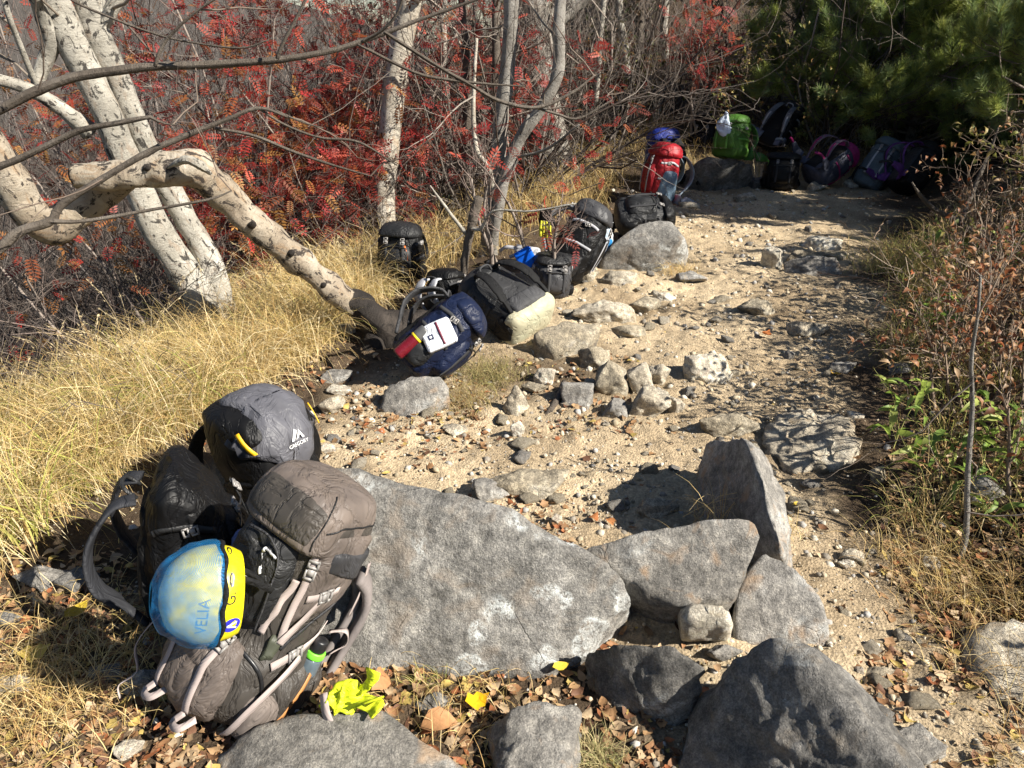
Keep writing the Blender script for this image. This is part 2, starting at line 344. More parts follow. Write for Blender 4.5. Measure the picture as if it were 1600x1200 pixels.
# ------------------------------------------------------------------ ground
_YL = [0, 1.95, 2.6, 3.0, 3.6, 4.9, 5.5, 8.2, 10, 16, 60]; _XL = [-1.9, -1.68, -1.5, -1.3, -0.98, -0.62, -0.15, 1.1, 1.6, 2.6, 4]
_YR = [0, 1.43, 1.74, 2.1, 2.67, 3.6, 5.0, 7.2, 9, 14, 60]; _XR = [1.5, 1.42, 1.46, 1.45, 1.65, 2.1, 2.7, 3.9, 4.9, 7, 30]
def sstep(a, b, x): t = np.clip((x - a) / (b - a), 0, 1); return t * t * (3 - 2 * t)
def H(x, y, fine=True):
    x = np.asarray(x, float); y = np.asarray(y, float)
    xl = np.interp(y, _YL, _XL); xr = np.interp(y, _YR, _XR)
    dl = np.maximum(0, xl - x); dr = np.maximum(0, x - xr); df = np.maximum(0, y - 8.6)
    z = -0.16 * dl - 0.62 * np.maximum(0, dl - 1.3) + 0.72 * np.maximum(0, dl - 13) + 0.06 * np.maximum(0, dl - 16) + 0.25 * np.maximum(0, dl - 45) * (dl < 220) + (0.25 * 175) * (dl >= 220)
    z = z + 0.36 * dr - 0.1 * np.maximum(0, dr - 3) + (0.3 * df - 0.04 * np.maximum(0, df - 10)) * sstep(-2.0, 0.5, x - xl)
    z = z - 0.19 * np.maximum(0, dr - 60) - 0.25 * np.maximum(0, df - 60) * sstep(-2.0, 0.5, x - xl)
    w = np.exp(-(x * x + y * y) / 900)
    z = z + 0.03 * fbm2(x * 1.1, y * 1.1, 3, 3) * w + sstep(0.3, 2.5, dl + dr) * 0.14 * fbm2(x * 0.8 + 9, y * 0.8, 3, 5)
    if fine: z = z + 0.010 * fbm2(x * 7, y * 7, 3, 8) * w
    return z
def h1(x, y): return float(H(np.array([x]), np.array([y]))[0])
def gat(px, py, dz=0.0):           # pixel -> point on the ground
    p = at(px, py, 0.0)
    for _ in range(6): p = at(px, py, h1(p[0], p[1]) + dz)
    return p
def axis(a, b, step, far, g=1.13):
    core = list(np.arange(a, b, step)); lo, hi = [], []; s = step; v = a
    while v > -far: s *= g; v -= s; lo.append(v)
    s = step; v = core[-1]
    while v < far: s *= g; v += s; hi.append(v)
    return np.array(lo[::-1] + core + hi)
gx = axis(-2.2, 2.8, 0.022, 420); gy = axis(0.6, 7.5, 0.024, 420, 1.12); gy = gy[gy > -6]
GX, GY = np.meshgrid(gx, gy); ex = sstep(8, 2, np.hypot(GX, GY - 3))
GZ = H(GX, GY) + ex * (0.011 * fbm2(GX * 22, GY * 22, 3, 21, 0.6))
def sandmask(x, y):
    xl = np.interp(y, _YL, _XL); xr = np.interp(y, _YR, _XR)
    n = 0.25 * fbm2(x * 2.2, y * 2.2, 3, 31)
    s = sstep(0.0, 0.5, np.minimum(x - xl - 0.35, xr - x - 0.05) + n) * sstep(9.4, 8.6, y + n)
    s = s * (1 - sstep(0.25, -0.15, x - 0.35 + n * 0.5) * sstep(1.75, 1.5, y + n * 0.4))
    s = s * (1 - 0.75 * np.exp(-(((x - 0.28) / 0.45) ** 2 + ((y - 3.35) / 0.3) ** 2)))
    return s
sm = sandmask(GX, GY); t = (fbm2(GX * 3, GY * 3, 4, 40) * 0.5 + 0.5)[..., None]
sand = np.array([0.32, 0.242, 0.152]) * (1 - t) + np.array([0.52, 0.415, 0.275]) * t
hum = np.array([0.05, 0.035, 0.023]) * (1 - t) + np.array([0.11, 0.078, 0.05]) * t
farw = sstep(12, 50, np.hypot(GX, GY))[..., None]; hum = hum * (1 - farw) + np.array([0.075, 0.066, 0.058]) * farw
gc = sand * sm[..., None] + hum * (1 - sm[..., None])
nX, nY = len(gx), len(gy); i = np.arange(nY - 1)[:, None] * nX + np.arange(nX - 1)[None]
gm, nt, b = newmat('trail_earth'); v = coords(nt); a = nd(nt, 'ShaderNodeAttribute', attribute_name='col').outputs['Color']
c = mix(nt, 0.55, a, ramp(nt, noise_n(nt, v, 45, 6, 0.75), [(0.3, (0.25, 0.25, 0.25)), (0.5, (0.5, 0.5, 0.5)), (0.7, (0.78, 0.77, 0.75))]), 'OVERLAY')
vo = nd(nt, 'ShaderNodeTexVoronoi', {'Vector': v, 'Scale': 120.0, 'Randomness': 1.0})
c = mix(nt, 0.4, c, ramp(nt, vo.outputs['Color'], [(0.2, (0.3, 0.29, 0.27)), (0.55, (0.5, 0.5, 0.5)), (0.9, (0.8, 0.79, 0.76))]), 'OVERLAY')
nt.links.new(c, b.inputs['Base Color']); b.inputs['Roughness'].default_value = 0.95; b.inputs['Specular IOR Level'].default_value = 0.15
p = bump(nt, b, noise_n(nt, v, 60, 7, 0.75), 0.8, 0.012); bump(nt, b, vo.outputs['Distance'], 0.6, 0.006, p)
mk('ground', (np.stack([GX, GY, GZ], -1).reshape(-1, 3), np.stack([i, i + 1, i + nX + 1, i + nX], -1).reshape(-1, 4)), gm, colr=gc.reshape(-1, 3), kind='structure')

# ------------------------------------------------------------------ rocks
_ico = {}
def ico(sub):
    if sub not in _ico:
        bm = bmesh.new(); bmesh.ops.create_icosphere(bm, subdivisions=sub, radius=1.0); bm.verts.ensure_lookup_table()
        _ico[sub] = (norm(np.array([v.co[:] for v in bm.verts])), np.array([[v.index for v in f.verts] for f in bm.faces])); bm.free()
    return _ico[sub]
def hull_planes(Q):
    bm = bmesh.new()
    for q in Q: bm.verts.new(q)
    bmesh.ops.convex_hull(bm, input=bm.verts); bm.normal_update()
    n = np.array([f.normal[:] for f in bm.faces]); d = np.array([f.normal.dot(f.verts[0].co) for f in bm.faces]); bm.free()
    s = np.sign(d); return n * s[:, None], d * s
def rock_shape(pts, sub=4, p=16, amp=0.05, freq=2.5, seed=0, chip=0.0):
    pts = np.asarray(pts, float); c = (pts.min(0) + pts.max(0)) / 2; c = 0.5 * c + 0.5 * pts.mean(0); s = (pts.max(0) - pts.min(0)) / 2
    n, d = hull_planes((pts - c) / s); ok = d > 1e-4; n, d = n[ok], d[ok]
    u, F = ico(sub); m = u @ n.T; q = np.where(m > 1e-4, m / d, 0.0)
    r = (q ** p).sum(1) ** (-1.0 / p)
    V = c + s * u * r[:, None]; sz = float(np.cbrt(s[0] * s[1] * s[2]))
    N = norm(u / s); g = fbm(V * (freq / sz) + seed * 7.7, 5, seed, 0.55)
    if chip: g = g - chip * np.maximum(0, fbm(V * (1.3 * freq / sz) + 3.1, 3, seed + 50)) - 0.6 * chip * np.abs(vn(V * (0.9 * freq / sz) + 1.7, seed + 60))
    return V + N * (g * amp * sz)[:, None], F
def rock(name, label, pts, mat, sub=5, p=16, amp=0.05, freq=2.5, seed=0, chip=0.6, cat='rock'):
    V, F = rock_shape(pts, sub, p * 2.6, amp, freq, seed, chip)
    o = V.mean(0) * [1, 1, 0]; ob = mk(name, (V - o, F), M[mat], label=label, cat=cat); ob.location = o; return ob
def PX(*a): return [at(*q) for q in a]
def back(pts, dy, z=None, dz=0.0): return [np.array(q) + [0, dy, 0] if z is None else np.array([q[0], q[1] + dy, z]) for q in pts]
# the great slab behind the brown pack
rid = PX((470, 735, .46), (560, 728, .46), (690, 757, .43), (800, 795, .39), (870, 840, .35), (955, 880, .27), (985, 905, .22), (1000, 938, .16))
low = PX((430, 1010, .06), (560, 1062, .0), (700, 1066, .0), (850, 1058, .02), (905, 1012, .05), (980, 962, .11))
rock('boulder', 'large flat grey boulder with white lichen rings, leaning pack against its left end', rid + low + back(rid[:6], .3, -.05) + back(low[:4], .02, -.15) + back(rid[5:], .1, .0), 'granite', 6, 22, .035, 3.2, 3, .5, 'boulder')
t2 = PX((905, 856, .24), (1000, 828, .3), (1100, 812, .33), (1180, 806, .34), (1194, 830, .32)); l2 = PX((1150, 935, .17), (1050, 946, .14), (960, 915, .14), (925, 880, .18))
rock('flat_rock', 'flat grey slab with orange stains, resting above the white stone', t2 + l2 + back(t2, .15, -.05) + back(l2, .05, .0), 'granite2', 5, 20, .04, 3, 5, .5)
t3 = PX((1195, 862, .2), (1240, 885, .19), (1285, 930, .15), (1300, 975, .1)); l3 = PX((1298, 1015, .02), (1230, 1012, .04), (1148, 1005, .04), (1145, 935, .13), (1170, 885, .19))
rock('rounded_rock', 'smooth pale-grey rounded rock right of the white stone, beside the sandy path', t3 + l3 + back(t3, .12, -.1) + back(l3[:3], .0, -.12), 'granite2', 5, 14, .025, 2.5, 6, .3)
t4 = PX((1158, 678, .36), (1178, 695, .36), (1190, 745, .34), (1205, 800, .28), (1222, 860, .2)); l4 = PX((1105, 690, .16), (1088, 740, .06), (1078, 800, -.05), (1110, 850, -.05), (1190, 860, .08), (1234, 820, .12), (1238, 885, .02), (1215, 730, .2))
rock('wedge_rock', 'dark upright wedge of rock with sunlit ridge casting a long shadow', t4 + l4 + back(t4[:2], .1, -.1) + back(l4[:1], .06, -.1) + [q - [0, 0, .12] for q in (l4[2], l4[3], l4[6])], 'granite2', 5, 24, .05, 3, 8, .6)
rock('white_stone', 'cream-white angular stone wedged under the orange-stained slab', PX((1062, 965, .17), (1085, 945, .19), (1135, 950, .19), (1145, 975, .16), (1140, 1003, .05), (1065, 1003, .05)) + PX((1065, 1000, -.1), (1140, 1000, -.1)) + back(PX((1065, 965, 0), (1140, 960, 0)), .12, -.05), 'cream', 4, 24, .05, 2.5, 9, .7)
t6 = PX((925, 1010, .12), (990, 1005, .2), (1060, 1008, .23), (1103, 1035, .22)); l6 = PX((1100, 1085, .1), (1060, 1140, .0), (1000, 1135, .0), (930, 1090, .0), (910, 1040, .02))
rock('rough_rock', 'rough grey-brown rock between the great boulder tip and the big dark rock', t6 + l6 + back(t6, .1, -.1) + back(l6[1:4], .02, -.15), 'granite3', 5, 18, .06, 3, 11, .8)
t7 = PX((1175, 1000, .30), (1220, 992, .345), (1270, 1025, .335), (1330, 1085, .31), (1400, 1160, .28), (1460, 1260, .23)); l7 = PX((1110, 1060, .14), (1075, 1130, .0), (1050, 1215, -.02), (1190, 1330, .0), (1320, 1040, .2), (1390, 1120, .14), (1450, 1210, .06), (1500, 1330, .0))
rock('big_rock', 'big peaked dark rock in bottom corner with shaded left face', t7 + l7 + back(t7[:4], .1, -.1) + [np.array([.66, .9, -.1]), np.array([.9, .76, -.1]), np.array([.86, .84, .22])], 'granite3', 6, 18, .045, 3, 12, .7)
t8 = PX((400, 1130, .1), (470, 1112, .12), (560, 1096, .13), (610, 1110, .12), (680, 1160, .08), (745, 1205, .05)); l8 = PX((330, 1190, .02), (360, 1300, .08), (700, 1320, .08))
rock('low_slab', 'low grey slab at the bottom edge beneath the yellow cloth', t8 + l8 + back(t8, .02, -.08) + [q - [0, 0, .2] for q in l8], 'granite2', 5, 18, .04, 3, 14, .6)
t9 = PX((770, 1130, .06), (800, 1100, .1), (850, 1092, .11), (912, 1105, .09)); l9 = PX((905, 1180, .04), (880, 1290, .05), (790, 1250, .05), (755, 1140, .0))
rock('pitted_rock', 'pitted grey rock at the bottom edge right of the yellow leaf', t9 + l9 + back(t9, .03, -.1) + [q - [0, 0, .15] for q in l9], 'granite2', 5, 18, .06, 3, 15, .8)
t11 = PX((1200, 652, .06), (1262, 630, .1), (1335, 646, .08), (1350, 690, .07)); l11 = PX((1312, 738, .0), (1240, 732, .0), (1184, 690, .02))
rock('sunken_slab', 'broad sandy-coloured slab sunk in the trail behind the wedge rock', t11 + l11 + [q - [0, 0, .12] for q in t11 + l11], 'pale', 5, 30, .12, 2.0, 16, .9)
t19 = PX((945, 390, .16), (975, 365, .26), (1010, 345, .34), (1050, 343, .34), (1072, 370, .26)); l19 = PX((935, 405, .08), (960, 418, .0), (1010, 424, .0), (1065, 410, .02), (1076, 390, .1))
rock('boulder', 'dark-grey mottled boulder with the black pack lying on it', t19 + l19 + back(t19, .3, -.05) + back(l19, 0, -.1), 'granite', 5, 12, .04, 2.5, 19, .4, 'boulder')
t25 = PX((1072, 262, .2), (1100, 243, .38), (1140, 238, .42), (1172, 252, .3)); l25 = PX((1065, 285, .05), (1100, 296, .0), (1150, 292, .0), (1180, 280, .05))
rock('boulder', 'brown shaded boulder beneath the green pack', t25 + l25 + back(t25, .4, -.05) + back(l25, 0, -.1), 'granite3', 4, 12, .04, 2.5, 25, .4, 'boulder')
t17 = PX((600, 605, .1), (640, 585, .16), (690, 585, .16), (702, 605, .12)); l17 = PX((590, 640, .02), (640, 656, .0), (700, 630, .02))
rock('slab', 'grey slanted slab in front of the navy pack', t17 + l17 + back(t17, .12, -.1) + back(l17, 0, -.1), 'granite2', 4, 20, .04, 2.5, 17, .6)
t15 = PX((832, 520, .14), (880, 500, .17), (938, 503, .16), (940, 515, .14)); l15 = PX((838, 548, .05), (870, 553, .05), (930, 530, .05))
rock('slab', 'long tan ledge slab below the green-bottomed pack', t15 + l15 + back(t15, .15, -.1) + back(l15, 0, -.1), 'tan', 4, 22, .06, 2.5, 18, .8)
t26 = PX((1500, 985, .05), (1550, 962, .1), (1640, 960, .12), (1640, 1110, .04), (1560, 1100, .02), (1500, 1040, .0))
rock('slab', 'pale weathered slab at the right edge above the dry grass', t26 + [q - [0, 0, .2] for q in t26], 'pale', 4, 16, .05, 2.5, 20, .6)

def block(r, j=.6):               # corners of a battered block, tipped any way
    c = np.array([[x, y, z] for x in (-1, 1) for y in (-1, 1) for z in (-1, 1)]) * r.uniform(1 - j, 1, (8, 3)); e = Matrix.Rotation(r.uniform(-.7, .7), 3, 'X') @ Matrix.Rotation(r.uniform(-.7, .7), 3, 'Y') @ Matrix.Rotation(r.uniform(-1.5, 1.5), 3, 'Z')
    c = np.concatenate([c, rand_dirs(3, r) * 1.05]) @ np.array(e); return c / np.abs(c).max(0)
def stone(label, x0, y0, x1, y1, mat='pale', seed=0, sub=4, p=26, npt=11, lean=0.0, dep=0.8, name='stone', pk=False):
    r = np.random.default_rng(seed + 1000); f = gat((x0 + x1) / 2, y1); s = scl(f); W = 1.18 * (x1 - x0) / s; th = math.atan2(CAMZ - f[2], f[1]); D = dep * W
    hp = 1.12 * (y1 - y0) / s; h = (hp - D * math.sin(th)) / math.cos(th)
    if h < 0.3 * W: D = max(0.4 * W, (hp - 0.3 * W * math.cos(th)) / math.sin(th)); h = 0.3 * W
    h = min(h, 1.5 * W)
    u = block(r)
    if pk: u = np.array([[1, .2, -.8], [-1, .1, -.8], [0, -1, -.8], [.2, 1, -.8], [-.05, .1, 1], [.1, -.2, .9], [.75, 0, -.1], [-.7, -.3, -.1]])
    q = u * [W / 2, D / 2, 0.6 * h]; q[:, 2] += 0.4 * h
    q = np.concatenate([q, q[q[:, 2] < h * .3] * [1, 1, 0] - [0, 0, .25 * h]]) + f + [0, D / 2, 0]
    return rock(name, label, q, mat, sub, p, .07, 2.2, seed, .8, 'stone')
ST = [
 ('angular cream stone standing alone on the open trail, widest of the loose ones', 1070, 543, 1148, 604, 'cream', 1, 0),
 ('pale stone, lowest of the piled cluster beside the trail', 990, 597, 1048, 656, 'pale', 2, 0),
 ('cracked pale stone, left half of the split pair on the pile', 978, 562, 1022, 616, 'pale', 3, 0),
 ('cracked pale stone, right half of the split pair on the pile', 1008, 563, 1050, 604, 'pale', 4, 0),
 ('tan upright stone left of the split pair', 930, 560, 982, 622, 'tan', 5, 0),
 ('grey angular stone right of the brown stick', 880, 590, 930, 640, 'granite2', 6, 0),
 ('pointed pyramid-shaped pale stone left of the brown stick', 784, 597, 830, 652, 'pale', 7, 1),
 ('rounded cream stone standing above the pyramid stone', 834, 568, 866, 602, 'cream', 8, 0),
 ('low tan stone touching the pyramid stone', 816, 594, 856, 616, 'tan', 9, 0),
 ('small pale stone at right end of the piled cluster', 1040, 614, 1072, 650, 'pale', 10, 0),
 ('small grey shaded stone at left foot of the pile', 944, 620, 986, 656, 'granite2', 11, 0),
 ('tan block tucked under the ledge slab', 908, 534, 956, 578, 'tan', 12, 0),
 ('half-buried tan stone on the trail behind the ledge slab', 960, 500, 1010, 532, 'tan', 13, 0),
 ('long pale ledge stone right of the green-bottomed pack', 898, 480, 990, 506, 'pale', 14, 0),
 ('brown-grey knobbly rock behind the great boulder ridge', 768, 712, 886, 784, 'tan', 15, 0),
 ('low grey rock left of the knobbly rock behind the great boulder', 732, 738, 792, 786, 'granite2', 16, 0),
 ('sunlit block of stone in the wedge rock shadow', 1000, 770, 1062, 814, 'tan', 17, 0),
 ('cream stone standing on edge, casting a shadow, far up the trail', 1193, 378, 1232, 422, 'cream', 18, 0),
 ('pale flat stone behind the standing cream stone', 1262, 366, 1316, 392, 'cream', 19, 0),
 ('flat pale stone right of the standing cream stone', 1234, 388, 1290, 412, 'tan', 20, 0),
 ('low grey slab right of the standing cream stone, dappled by shade', 1236, 406, 1316, 432, 'granite2', 21, 0),
 ('small flat stone at the right of the far stone group', 1290, 388, 1330, 408, 'tan', 22, 0),
 ('pale half-buried stone in the middle of the trail', 1228, 494, 1300, 530, 'pale', 23, 0),
 ('sandy pointed stone poking from the trail', 1158, 464, 1218, 496, 'tan', 24, 0),
 ('tan boulder-like stone left of the trail centre', 984, 456, 1034, 492, 'tan', 25, 0),
 ('small smooth white stone beside the tan one', 1022, 454, 1056, 471, 'cream', 26, 0),
 ('little pale stone leaning on another on the sandy path', 1318, 850, 1352, 880, 'pale', 27, 0),
 ('small flat white stone under the leaning one', 1312, 872, 1340, 888, 'cream', 28, 0),
 ('low grey stone sunk in front of the sandy slab', 1094, 648, 1190, 686, 'tan', 29, 0),
 ('grey block low on the trail edge at bottom right', 1395, 1125, 1510, 1215, 'granite2', 30, 0),
 ('tan stone in the shade at the right of the sandy slab', 1362, 722, 1390, 758, 'tan', 31, 0),
 ('grey flat stone in shade by the trail edge', 1300, 562, 1342, 584, 'granite2', 32, 0),
 ('pale stone half covered by the right bank', 1395, 562, 1436, 588, 'granite2', 33, 0),
 ('small pale stone between the white one and the shade', 1328, 640, 1354, 658, 'cream', 34, 0),
 ('cream stone near the grey pack at the grass edge', 508, 598, 546, 620, 'cream', 35, 0),
 ('pale bent stone standing beside the grey-fronted pack', 498, 612, 536, 650, 'pale', 36, 0),
 ('small white stone at the right of the grey-fronted pack', 494, 688, 522, 712, 'cream', 37, 0),
 ('white chip of stone below the pyramid stone', 798, 655, 820, 684, 'cream', 38, 0),
 ('pale stone lying in the leaves left of the pyramid stone', 690, 655, 730, 682, 'pale', 39, 0),
 ('stone under the black pack with yellow gloves', 900, 416, 940, 442, 'tan', 40, 0),
 ('flat pale stone in front of the mottled boulder', 944, 418, 1004, 446, 'pale', 41, 0),
 ('rough flat stone right of the mottled boulder foot', 1056, 418, 1106, 446, 'granite2', 42, 0),
 ('flat pale stone by the hip belt of the red pack', 1064, 312, 1096, 328, 'pale', 43, 0),
 ('pale stone on the far trail before the boulder', 1150, 300, 1186, 316, 'pale', 44, 0),
 ('pale stone under the maroon pack', 1262, 282, 1296, 300, 'pale', 45, 0),
 ('white stone before the slate-coloured pack', 1322, 278, 1352, 294, 'cream', 46, 0),
 ('grey splintered stone lying in leaves between the two bottom slabs', 642, 1070, 710, 1130, 'granite2', 47, 1),
 ('white angular stone in the leaves at bottom left', 168, 1154, 212, 1192, 'cream', 48, 0),
 ('mossy grey stone at the left edge below the grass', 10, 880, 96, 926, 'granite2', 49, 0),
 ('shaded blue-grey stone in the pack shadow', 132, 1034, 186, 1070, 'granite2', 50, 0),
 ('shaded oblong stone touching the brown pack', 192, 1040, 244, 1100, 'granite2', 51, 0),
 ('dark shaded stone behind the black pack strap', 80, 880, 140, 934, 'granite3', 52, 0),
 ('pale flat stone at the left edge among dry grass', -20, 1050, 48, 1092, 'pale', 53, 0),
 ('grey stone at the far left edge in shade', -25, 950, 22, 984, 'granite2', 54, 0),
 ('flat tan stone beside the bottom right rock', 1352, 1040, 1402, 1064, 'tan', 55, 0),
 ('white sliver of stone next to the big rock ridge', 1338, 1040, 1352, 1058, 'cream', 56, 0),
 ('small cream stone on the path below the rounded rock', 1352, 1006, 1378, 1026, 'cream', 57, 0),
 ('cream stone with a dry leaf on it at the right bank foot', 1446, 868, 1478, 896, 'cream', 58, 0),
 ('grey shard of bark-like stone beside the white stone', 1105, 1008, 1160, 1034, 'granite2', 59, 0),
 ('pale stone beside the bent birch root', 690, 462, 716, 488, 'pale', 60, 0),
 ('cream stone under the bent birch trunk', 526, 502, 552, 524, 'cream', 61, 0),
 ('grey stone in the shade under the bent birch', 500, 575, 545, 600, 'granite2', 62, 0),
 ('dark grey stone sunk beside the right bank stems', 1518, 735, 1568, 786, 'granite2', 63, 0),
 ('small cream stone on the trail before the wedge shadow', 858, 800, 878, 822, 'cream', 64, 0),
 ('pale stone lying below the tan knobbly rock', 700, 770, 716, 784, 'pale', 65, 0),
 ('dark low stone between far packs and boulder', 1176, 276, 1206, 294, 'granite3', 66, 0),
]
for (lb, x0, y0, x1, y1, mt, sd, pk) in ST:
    big = (x1 - x0) > 60
    stone(lb, x0, y0, x1, y1, mt, sd, 5 if big else 4, 22, 9, pk=bool(pk))
# loose pebbles one can pick out, all alike
peb = []
for k in range(7):
    r = np.random.default_rng(200 + k); q = block(r) * [1, .8, .55]
    V, F = rock_shape(q, 3, 40, .06, 2.2, k, .6); peb.append([mesh_data('pebble', V, F, M[m]) for m in ('pale', 'tan', 'granite2')])
rp = np.random.default_rng(5); cnt = 0
while cnt < 290:
    px, py = rp.uniform(480, 1440), rp.uniform(300, 1190); g = gat(px, py)
    if sandmask(np.array([g[0]]), np.array([g[1]]))[0] < 0.35 or (px < 1250 and py > 820): continue
    if 540 < px < 960 and py > 700 and rp.random() < .6: continue
    sz = float(np.clip(rp.pareto(2.0) * 0.014 + 0.010, 0.01, 0.046)) * (1 + g[1] * 0.05)
    o = obj('pebble', peb[rp.integers(7)][rp.choice(3, p=[.5, .3, .2])], label='small pale loose pebble lying on the sandy trail', cat='pebble', group='loose pebbles on the trail')
    o.location = g + [0, 0, sz * .2]; o.scale = (sz * rp.uniform(.8, 1.3), sz * rp.uniform(.8, 1.2), sz); o.rotation_euler = (rp.uniform(-.3, .3), rp.uniform(-.3, .3), rp.uniform(0, 6.28)); cnt += 1
# gravel
def ground_samples(n, x0, x1, y0, y1, r):
    px = r.uniform(x0, x1, n); py = r.uniform(y0, y1, n); x = (px - 800) / FPX; y = (600 - py) / FPX; c, s = math.cos(PITCH), math.sin(PITCH)
    dz = -s + y * c; t = -CAMZ / dz; X = x * t; Y = (c + y * s) * t
    for _ in range(4):
        t = (H(X, Y) - CAMZ) / dz; X = x * t; Y = (c + y * s) * t
    return X, Y
def rotz_tilt(n, r, tilt=0.4):
    a = r.uniform(0, 2 * np.pi, n); f = np.stack([np.cos(a), np.sin(a), r.normal(0, tilt, n)], -1); u = norm(np.stack([r.normal(0, tilt, n), r.normal(0, tilt, n), np.ones(n)], -1))
    f = norm(f - u * (f * u).sum(1, keepdims=True)); return np.stack([f, np.cross(u, f), u], -1)
rg = np.random.default_rng(11)
X1, Y1 = ground_samples(40000, -60, 1660, 300, 1260, rg)
X2 = rg.uniform(-1.5, 2.6, 9000); Y2 = rg.uniform(1.0, 8.5, 9000); X = np.concatenate([X1, X2]); Y = np.concatenate([Y1, Y2])
S = sandmask(X, Y); clus = sstep(-.3, .5, fbm2(X * 2.5, Y * 2.5, 3, 77)); keep = rg.random(len(X)) < (0.12 + 0.88 * S) * (0.35 + 0.65 * clus); X, Y, S = X[keep], Y[keep], S[keep]
n = len(X); sz = np.clip(rg.pareto(2.1, n) * 0.004 + 0.003, 0.003, 0.02) * (0.7 + 0.16 * np.clip(Y, 1, 7))
Z = H(X, Y) + sz * 0.1; parts = []; cols = []
base = np.array([[.42, .36, .27], [.52, .47, .38], [.3, .25, .17], [.36, .34, .31], [.24, .21, .17], [.48, .4, .28]])
which = rg.integers(0, 4, n)
for k in range(4):
    r = np.random.default_rng(300 + k); u, F = ico(1); V = u * r.uniform(.6, 1.1, (len(u), 1)) * [1, .8, .6]
    m = which == k; Mx = rotz_tilt(m.sum(), rg, .5) * sz[m][:, None, None]; parts.append(scatter(V, F, Mx, np.stack([X[m], Y[m], Z[m]], -1)))
    cc = base[rg.integers(0, len(base), m.sum())] * rg.uniform(.75, 1.15, (m.sum(), 1)); cols.append(np.repeat(cc, len(V), 0))
mk('gravel', join(parts), M['gravel'], smooth=False, colr=np.concatenate(cols), label='fine tan and grey gravel strewn over the trail', cat='gravel', kind='stuff')

# ------------------------------------------------------------------ fallen leaves
def leaf_tpl(curl=0.25, w=0.42, fold=0.15, n=5, jag=0.0, r=None):
    s = np.linspace(0, 1, n); wd = w * np.sin(np.pi * s ** 0.8) ** 0.9
    if jag: wd = wd * (1 + jag * np.array([(-1) ** k for k in range(n)]))
    z = curl * (s - .5) ** 2 * 2
    mid = np.stack([s - .5, 0 * s, z], -1); L = np.stack([s - .5, wd, z + fold * wd * 2], -1); Rr = np.stack([s - .5, -wd, z + fold * wd * 2], -1)
    V = np.concatenate([mid, L, Rr]); k = np.arange(n - 1)
    F = np.concatenate([np.stack([k, k + 1, n + k + 1, n + k], -1), np.stack([k + 1, k, 2 * n + k, 2 * n + k + 1], -1)])
    return V, F
LT = [leaf_tpl(.3, .3, .14, 5), leaf_tpl(.5, .36, -.2, 5), leaf_tpl(-.35, .34, .2, 5), leaf_tpl(.2, .2, .4, 5), leaf_tpl(.6, .36, .1, 7, .22), leaf_tpl(.15, .16, .05, 4), leaf_tpl(-.2, .42, .08, 7, .3)]
BROWN = np.array([[.27, .14, .065], [.34, .2, .1], [.2, .1, .05], [.4, .27, .15], [.3, .17, .08], [.14, .07, .04], [.46, .34, .21], [.3, .11, .045], [.36, .22, .11], [.24, .13, .06], [.42, .3, .18], [.3, .19, .1], [.45, .33, .1]])
def litter(name, n, X, Y, szr, r, label, lift=0.01, pal=BROWN):
    parts, cols = [], []; w = r.integers(0, len(LT), len(X)); sz = r.uniform(*szr, len(X)); Z = H(X, Y) + r.uniform(.002, lift, len(X)) + sz * .05
    for k, (V, F) in enumerate(LT):
        m = w == k; Mx = rotz_tilt(m.sum(), r, .24) * sz[m][:, None, None]; parts.append(scatter(V, F, Mx, np.stack([X[m], Y[m], Z[m]], -1)))
        cols.append(np.repeat(pal[r.integers(0, len(pal), m.sum())] * r.uniform(.7, 1.25, (m.sum(), 1)), len(V), 0))
    return mk(name, join(parts), M['litter'], colr=np.concatenate(cols), label=label, cat='leaves', kind='stuff')
rl = np.random.default_rng(21); Xs, Ys = [], []
def addz(n, x0, x1, y0, y1, cond=None):
    X, Y = ground_samples(n, x0, x1, y0, y1, rl)
    k = np.ones(len(X), bool) if cond is None else cond(X, Y); Xs.append(X[k]); Ys.append(Y[k])
hc = lambda X, Y: rl.random(len(X)) < 1 - 0.97 * sandmask(X, Y)
addz(3600, -80, 620, 860, 1300, hc); addz(1900, 560, 1160, 940, 1300, hc); addz(240, 560, 760, 590, 680); addz(240, 780, 1000, 555, 690); addz(200, 500, 760, 620, 720)
addz(200, 740, 900, 770, 900); addz(4500, 1380, 1700, 330, 1250, hc); addz(500, 380, 700, 450, 620, hc); addz(260, 480, 1420, 300, 1100); addz(500, 900, 1500, 265, 330); addz(130, 1330, 1420, 1020, 1130); addz(2500, -80, 460, 330, 700, hc)
litter('leaf_litter', 0, np.concatenate(Xs), np.concatenate(Ys), (.01, .044), rl, 'brown and orange fallen leaves scattered over the ground')
def one_leaf(label, px, py, size, c, k, rz, dz=.02, tilt=(0.1, 0.1)):
    V, F = LT[k]; o = mk('fallen_leaf', (V * size, F), M['litter'], colr=np.tile(c, (len(V), 1)), label=label, cat='leaf'); o.location = gat(px, py) + [0, 0, dz]; o.rotation_euler = (tilt[0], tilt[1], rz)
one_leaf('bright yellow fallen leaf beside the pitted rock', 745, 1112, .07, (.75, .42, .01), 4, .5, .035)
one_leaf('large curled tan leaf above the low slab', 688, 1140, .1, (.42, .22, .1), 2, .2, .03)
one_leaf('dull yellow leaf in the shade below the black pack', 124, 968, .085, (.42, .3, .03), 0, 1.3, .03)
one_leaf('red-brown leaf on the trail right of the cream pebble', 928, 815, .05, (.36, .14, .05), 1, 1.0)
one_leaf('orange-brown curled leaf on the trail before the flat slab', 952, 820, .05, (.4, .17, .06), 2, 2.0)
one_leaf('small yellow leaf on the path below the wedge rock', 1245, 796, .05, (.6, .42, .06), 3, .3)
